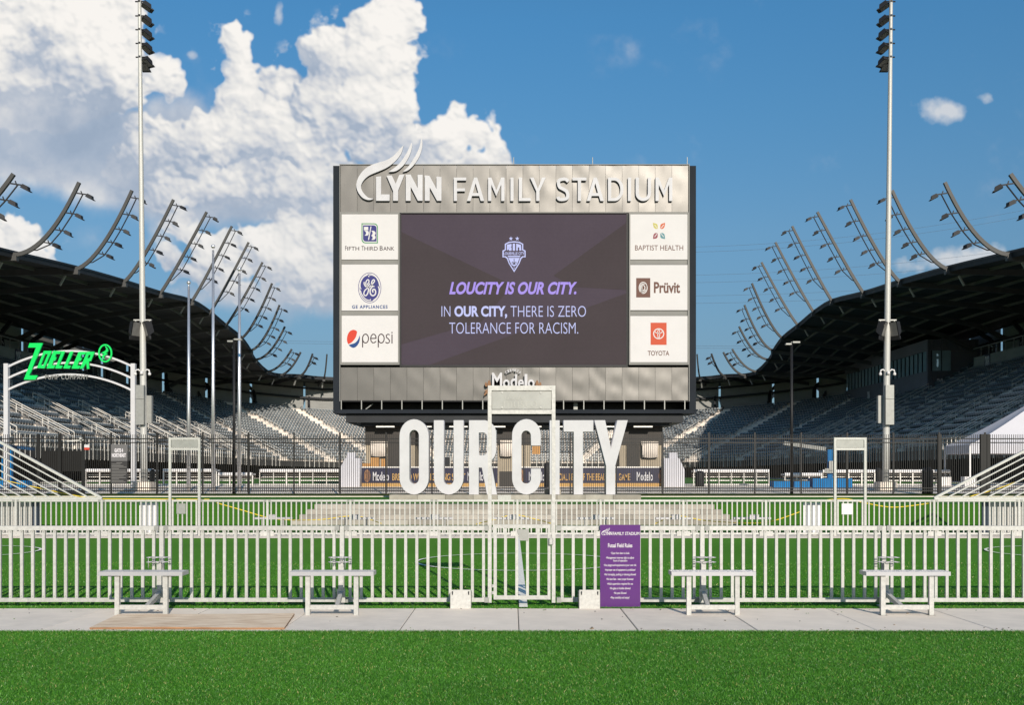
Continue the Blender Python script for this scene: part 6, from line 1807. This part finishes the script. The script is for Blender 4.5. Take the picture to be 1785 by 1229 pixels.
# parapets with section numbers behind the top rows
def parapet(s_, y0, y1, label, nums):
    t = thing('parapet', label, 'wall', (s_ * 60, (y0 + y1) / 2, 14))
    L0 = (-s_ * 60, -(y0 + y1) / 2, -14)
    def q(n, mb): o = obj(n, mb, t); o.location = L0; return o
    xa = 59.6 * s_
    n = int((y1 - y0) / 2.2)
    for k in range(n):
        a = y0 + k * (y1 - y0) / n; c = y0 + (k + 1) * (y1 - y0) / n
        q('wall_panel', MB().use(wallg).box(min(xa, xa + .2 * s_), max(xa, xa + .2 * s_), a + .01, c - .01, 14.2, 16.5))
        r_ = MB().use(railw); r_.mats = [galv_dull]
        r_.box(xa - .04, xa + .04, a, a + .08, 16.5, 17.6); q('rail_post', r_)
    r_ = MB().use(galv_dull); r_.box(xa - .04, xa + .04, y0, y1, 17.6, 17.68); q('rail', r_)
    for num, y in nums:
        b = MB().use(navy2).box(min(xa - .05 * s_, xa), max(xa, xa - .05 * s_), y - .75, y + .75, 14.7, 16.5); o = q('number_sign', b)
        me = text_mesh(num, -.6, .6, 14.9, 16.3, 0, pw_, .01, .05)
        # turn to face the pitch
        A = np.empty(len(me.vertices) * 3, np.float32); me.vertices.foreach_get('co', A); A = A.reshape(-1, 3).copy()
        if s_ > 0: B_ = np.stack([xa - .06 + A[:, 1], y - A[:, 0], A[:, 2]], 1)
        else: B_ = np.stack([xa + .06 - A[:, 1], y + A[:, 0], A[:, 2]], 1)
        me.vertices.foreach_set('co', B_.astype(np.float32).ravel()); me.update()
        l_ = link('lettering', me, t); l_.location = L0
parapet(1, 84, 137, 'grey parapet wall with section number 203 above the right stand', [('203', 133)])
parapet(-1, 84, 137, 'grey parapet wall with section number 225 above the left stand', [('225', 128)])
for num, y, z in (('204', 143.5, 13.6),):
    me = text_mesh(num, 56.4, 57.7, 13.2, 14.2, 140.9, pw_, .01, .05); l_ = link('lettering', me, pb); l_.location = PLc
for num, y in (('205', 153.5), ('206', 164)):
    me = text_mesh(num, -.55, .55, 13.1, 14.3, 0, pw_, .01, .05)
    A = np.empty(len(me.vertices) * 3, np.float32); me.vertices.foreach_get('co', A); A = A.reshape(-1, 3).copy()
    me.vertices.foreach_set('co', np.stack([55.1 + A[:, 1], y - A[:, 0], A[:, 2]], 1).astype(np.float32).ravel()); me.update()
    l_ = link('lettering', me, pb); l_.location = PLc

# ------------------------------------------------------------------ plaza clutter behind the black fence
def shelter(xa, xb, yt, d, label):
    t = thing('bench_shelter', label, 'shelter', (WX((xa + xb) / 2, d), d, PZ), 'white-roofed bench shelters')
    w = (xb - xa) * d / F / 2; h = WZ(yt, d) - PZ
    obj('roof', MB().use(white).tube([(-w, 0, h), (w, 0, h)], .11, 10).box(-w, w, 0.02, .9, h - .06, h + .05), t, smooth=False)
    n = max(2, round(2 * w / .8)); pm_ = MB().use(railw).box(-.03, .03, -.03, .03, 0, h - .05).mesh('post')
    for k in range(n + 1): link('post', pm_, t, loc=(-w + 2 * w * k / n, .02, 0))
    obj('bench_seat', MB().use(railw).box(-w, w, .15, .45, .28, .34).box(-w, w, -.02, .02, .05, .1), t)
    obj('rear_panel', MB().use(mat('shelter_panel', (0.08, 0.065, 0.05), 0.7, 0, 1, 0.4)).box(-w, w, .85, .9, .45, h - .08), t)
    r_ = MB().use(railw)
    for z in (.5, .62): r_.box(-w, w, .4, .42, z, z + .04)
    obj('seat_back', r_, t)
for xa, xb, yt, lab in ((150, 268, 820.5, 'long low white-roofed shelter left of the left floodlight pole'), (285, 377, 820.5, 'low white-roofed shelter behind the leftmost flagpole'), (381, 440, 827, 'lower white-roofed shelter behind the black light pole on the left'), (453, 592, 821, 'long low white-roofed shelter left of the white cabinet'),
                        (1209, 1341, 821.5, 'long low white-roofed shelter right of the white cabinet'), (1368, 1432, 827.5, 'low white-roofed shelter behind the blue bin'), (1434, 1525, 822, 'low white-roofed shelter behind the right small gate'), (1548, 1656, 822, 'low white-roofed shelter right of the right floodlight pole')):
    shelter(xa, xb, yt, 63.0, lab)
# blue lifts and bins
d = 57.0
t = thing('scissor_lift', 'blue lift with upright blue mast by the right small gate', 'lift', (WX(1446, d), d, PZ), 'blue lifts')
obj('mast', MB().use(blue).box(-.12, .12, -.12, .12, .4, WZ(784, d) - PZ), t)
for k in range(11): obj('base_panel', MB().use(blue).box(-1.03 + k * .19, -1.03 + k * .19 + .18, -.5, .5, -.05, .47), t)
obj('carriage', MB().use(galv_dull).box(-.3, .3, -.25, -.17, .75, 1.0).box(-.1, .1, -.3, -.2, .9, 1.4), t)
obj('boom', MB().use(galv_dull).bar((-.2, 0, WZ(783, d) - PZ), (-2.3, .6, WZ(772, d) - PZ), .12, .2), t)
for k, (xa, xb, lab) in enumerate(((1345, 1374, 'small blue skip left of the black light pole on the right'), (1381, 1408, 'small blue skip between the black light pole and the blue lift'))):
    t = thing('skip', lab, 'container', (WX((xa + xb) / 2, d), d, PZ), 'blue skips'); w = (xb - xa) * d / F / 2
    for j in range(5): obj('panel', MB().use(blue).box(-w + j * w * .4 + .005, -w + (j + 1) * w * .4 - .005, -.4, .4, -.05, .32), t)
    obj('rim', MB().use(dark).box(-w, w, -.42, .42, .321, .36), t)
t = thing('scissor_lift', 'blue lift frame behind the slanted rails at the left edge', 'lift', (WX(18, d), d, PZ), 'blue lifts')
obj('mast', MB().use(blue).box(-.08, .1, -.1, .1, 0, WZ(785, d) - PZ), t); obj('mast', MB().use(blue).box(-.45, -.37, -.1, .1, 0, WZ(800, d) - PZ), t)
obj('base', MB().use(blue).box(-.5, 1.0, -.4, .4, -.1, .35), t); obj('canopy', MB().use(mat('blue_dark', (0.01, 0.05, 0.12), 0.5)).bar((-.6, 0, WZ(776, d) - PZ), (1.2, 0, WZ(783, d) - PZ), .5, .15), t)
def bin_(px0, px1, yt, dd, label):
    w = (px1 - px0) * dd / F / 2; t = thing('litter_bin', label, 'bin', (WX((px0 + px1) / 2, dd), dd, PZ if dd > 54 else TZ), 'black litter bins')
    z = PZ if dd > 54 else TZ; h = WZ(yt, dd) - z
    b = MB().use(black); b.lathe((0, 0, 0), [(w * .9, 0), (w, .05), (w, h * .8)], 14); obj('body', b, t, smooth=True)
    b = MB().use(black); b.lathe((0, 0, 0), [(w * 1.05, h * .8), (w * 1.05, h * .86), (w * .5, h), (0, h)], 14); obj('lid', b, t)
bin_(1607, 1626, 815, 51.0, 'tall black litter bin near the foot of the right slanted rails')
bin_(1212, 1228, 821, 58.0, 'black litter bin right of the right white cabinet')
bin_(1526, 1537, 816, 56.0, 'black litter bin just left of the right floodlight pole')
bin_(948, 960, 806, 56.0, 'black litter bin behind the letters C and I')
bin_(262, 270, 818, 58.0, 'black litter bin beside the left floodlight pole')
# white tent
d = 60.0
t = thing('canopy_tent', 'white peaked canopy tent at the right edge in front of the right stand', 'tent', (WX(1820, d), d, PZ))
X0, X1 = WX(1688, d) - WX(1820, d), WX(2040, d) - WX(1820, d); ez = WZ(775, d) - PZ; pk_ = WZ(672, d) - PZ
b = MB().use(tentm); n = 10; o0 = len(b.v)
prof = lambda u: (u, ez + (pk_ - ez) * (1 - (1 - abs(1 - 2 * u)) ** 0)) 
D0, D1 = -.2, 3.2
cs = [(X0, D0), (X1, D0), (X1, D1), (X0, D1)]; pkp = ((X0 + X1) / 2, (D0 + D1) / 2)
for c0, c1 in zip(cs, cs[1:] + cs[:1]):
    rows = []
    for j in range(9):
        v = j / 8; z = ez + (pk_ - ez) * (v ** 1.15)
        rows.append([( (c0[0] * (1 - u) + c1[0] * u) * (1 - v) + pkp[0] * v, (c0[1] * (1 - u) + c1[1] * u) * (1 - v) + pkp[1] * v, z - 0.12 * sin(pi * u) * (1 - v) ) for u in [k / 8 for k in range(9)]])
    o_ = len(b.v)
    for r_ in rows: b.v += r_
    for j in range(8):
        for k in range(8): q = o_ + j * 9 + k; b.f.append((q, q + 1, q + 10, q + 9)); b.m.append(0)
obj('canopy', b, t, smooth=True)
vl = MB().use(tentm)
for c0, c1 in zip(cs, cs[1:] + cs[:1]):
    for k in range(6):
        u0, u1 = k / 6, (k + 1) / 6
        A = [(c0[0] * (1 - u) + c1[0] * u, c0[1] * (1 - u) + c1[1] * u) for u in (u0, (u0 + u1) / 2, u1)]
        for q, p in zip(A, A[1:]):
            s0 = -0.12 * sin(pi * u0)
            vl.add([(q[0], q[1], ez - .02), (p[0], p[1], ez - .02), (p[0], p[1], ez - .52), (q[0], q[1], ez - .52)], [(0, 1, 2, 3)])
obj('valance', vl, t)
for c0 in cs:
    obj('leg', MB().use(white).box(c0[0] - .04, c0[0] + .04, c0[1] - .04, c0[1] + .04, 0, ez - .1), t)
    obj('weight', MB().use(white).box(c0[0] - .42, c0[0] + .25, c0[1] - .25, c0[1] + .25, 0, .55), t)
# overhead power lines far behind
for i, (y0, y1) in enumerate(((470, 400), (482, 412), (490, 440), (503, 457), (516, 480), (528, 494), (594, 600), (598, 606))):
    d = 320.0
    pts = []
    for k in range(41):
        u = k / 40; px = 1150 + u * 750 if i < 6 else 480 + u * 1420
        yy = (431, 440, 480, 493, 516, 529, 594, 598)[i]
        ye = (342, 354, 415, 436, 474, 490, 600, 604)[i]
        if i < 6: y = yy + (ye - yy) * (u ** 1.9)
        else: y = yy + (ye - yy) * u + 6 * sin(pi * u)
        pts.append((WX(px, d), d, WZ(y, d)))
    b = MB().use(mat('cable_%d' % i, (0.10, 0.13, 0.17), 0.6)); b.tube(pts, 0.035, 4, False)
    o = obj('power_line', b); tag(o, ['highest overhead power cable right of the scoreboard', 'second highest overhead power cable right of the scoreboard', 'third highest overhead power cable right of the scoreboard', 'fourth highest overhead power cable right of the scoreboard', 'fifth highest overhead power cable right of the scoreboard', 'sixth highest overhead power cable right of the scoreboard', 'upper of the two low power cables crossing behind the scoreboard', 'lower of the two low power cables crossing behind the scoreboard'][i], 'cable', 'power lines')

# grit, leaf scraps and grass clippings scattered on the walk
db = MB(); rg = random.Random(21)
gm = [mat('grit_dark', (0.10, 0.08, 0.06), 0.9), mat('leaf_scrap', (0.30, 0.20, 0.10), 0.9), mat('clipping', (0.10, 0.2, 0.04), 0.9)]
for _ in range(130):
    m_ = rg.choice((0, 0, 0, 1, 2)); db.use(gm[m_]); x = rg.uniform(-6.5, 6.5)
    y = 10.64 + abs(rg.gauss(0, .12)) if rg.random() < .45 else (12.42 - abs(rg.gauss(0, .14)) if rg.random() < .5 else rg.uniform(10.7, 12.4))
    r_ = rg.uniform(.003, .007) * (2.2 if m_ == 1 and rg.random() < .3 else 1); a = rg.uniform(0, pi)
    db.obox((x, y, .018), (cos(a) * r_ * 1.5, sin(a) * r_ * 1.5, 0), (-sin(a) * r_, cos(a) * r_, 0), (0, 0, .002))
o = obj('grit', db); o['kind'] = 'stuff'
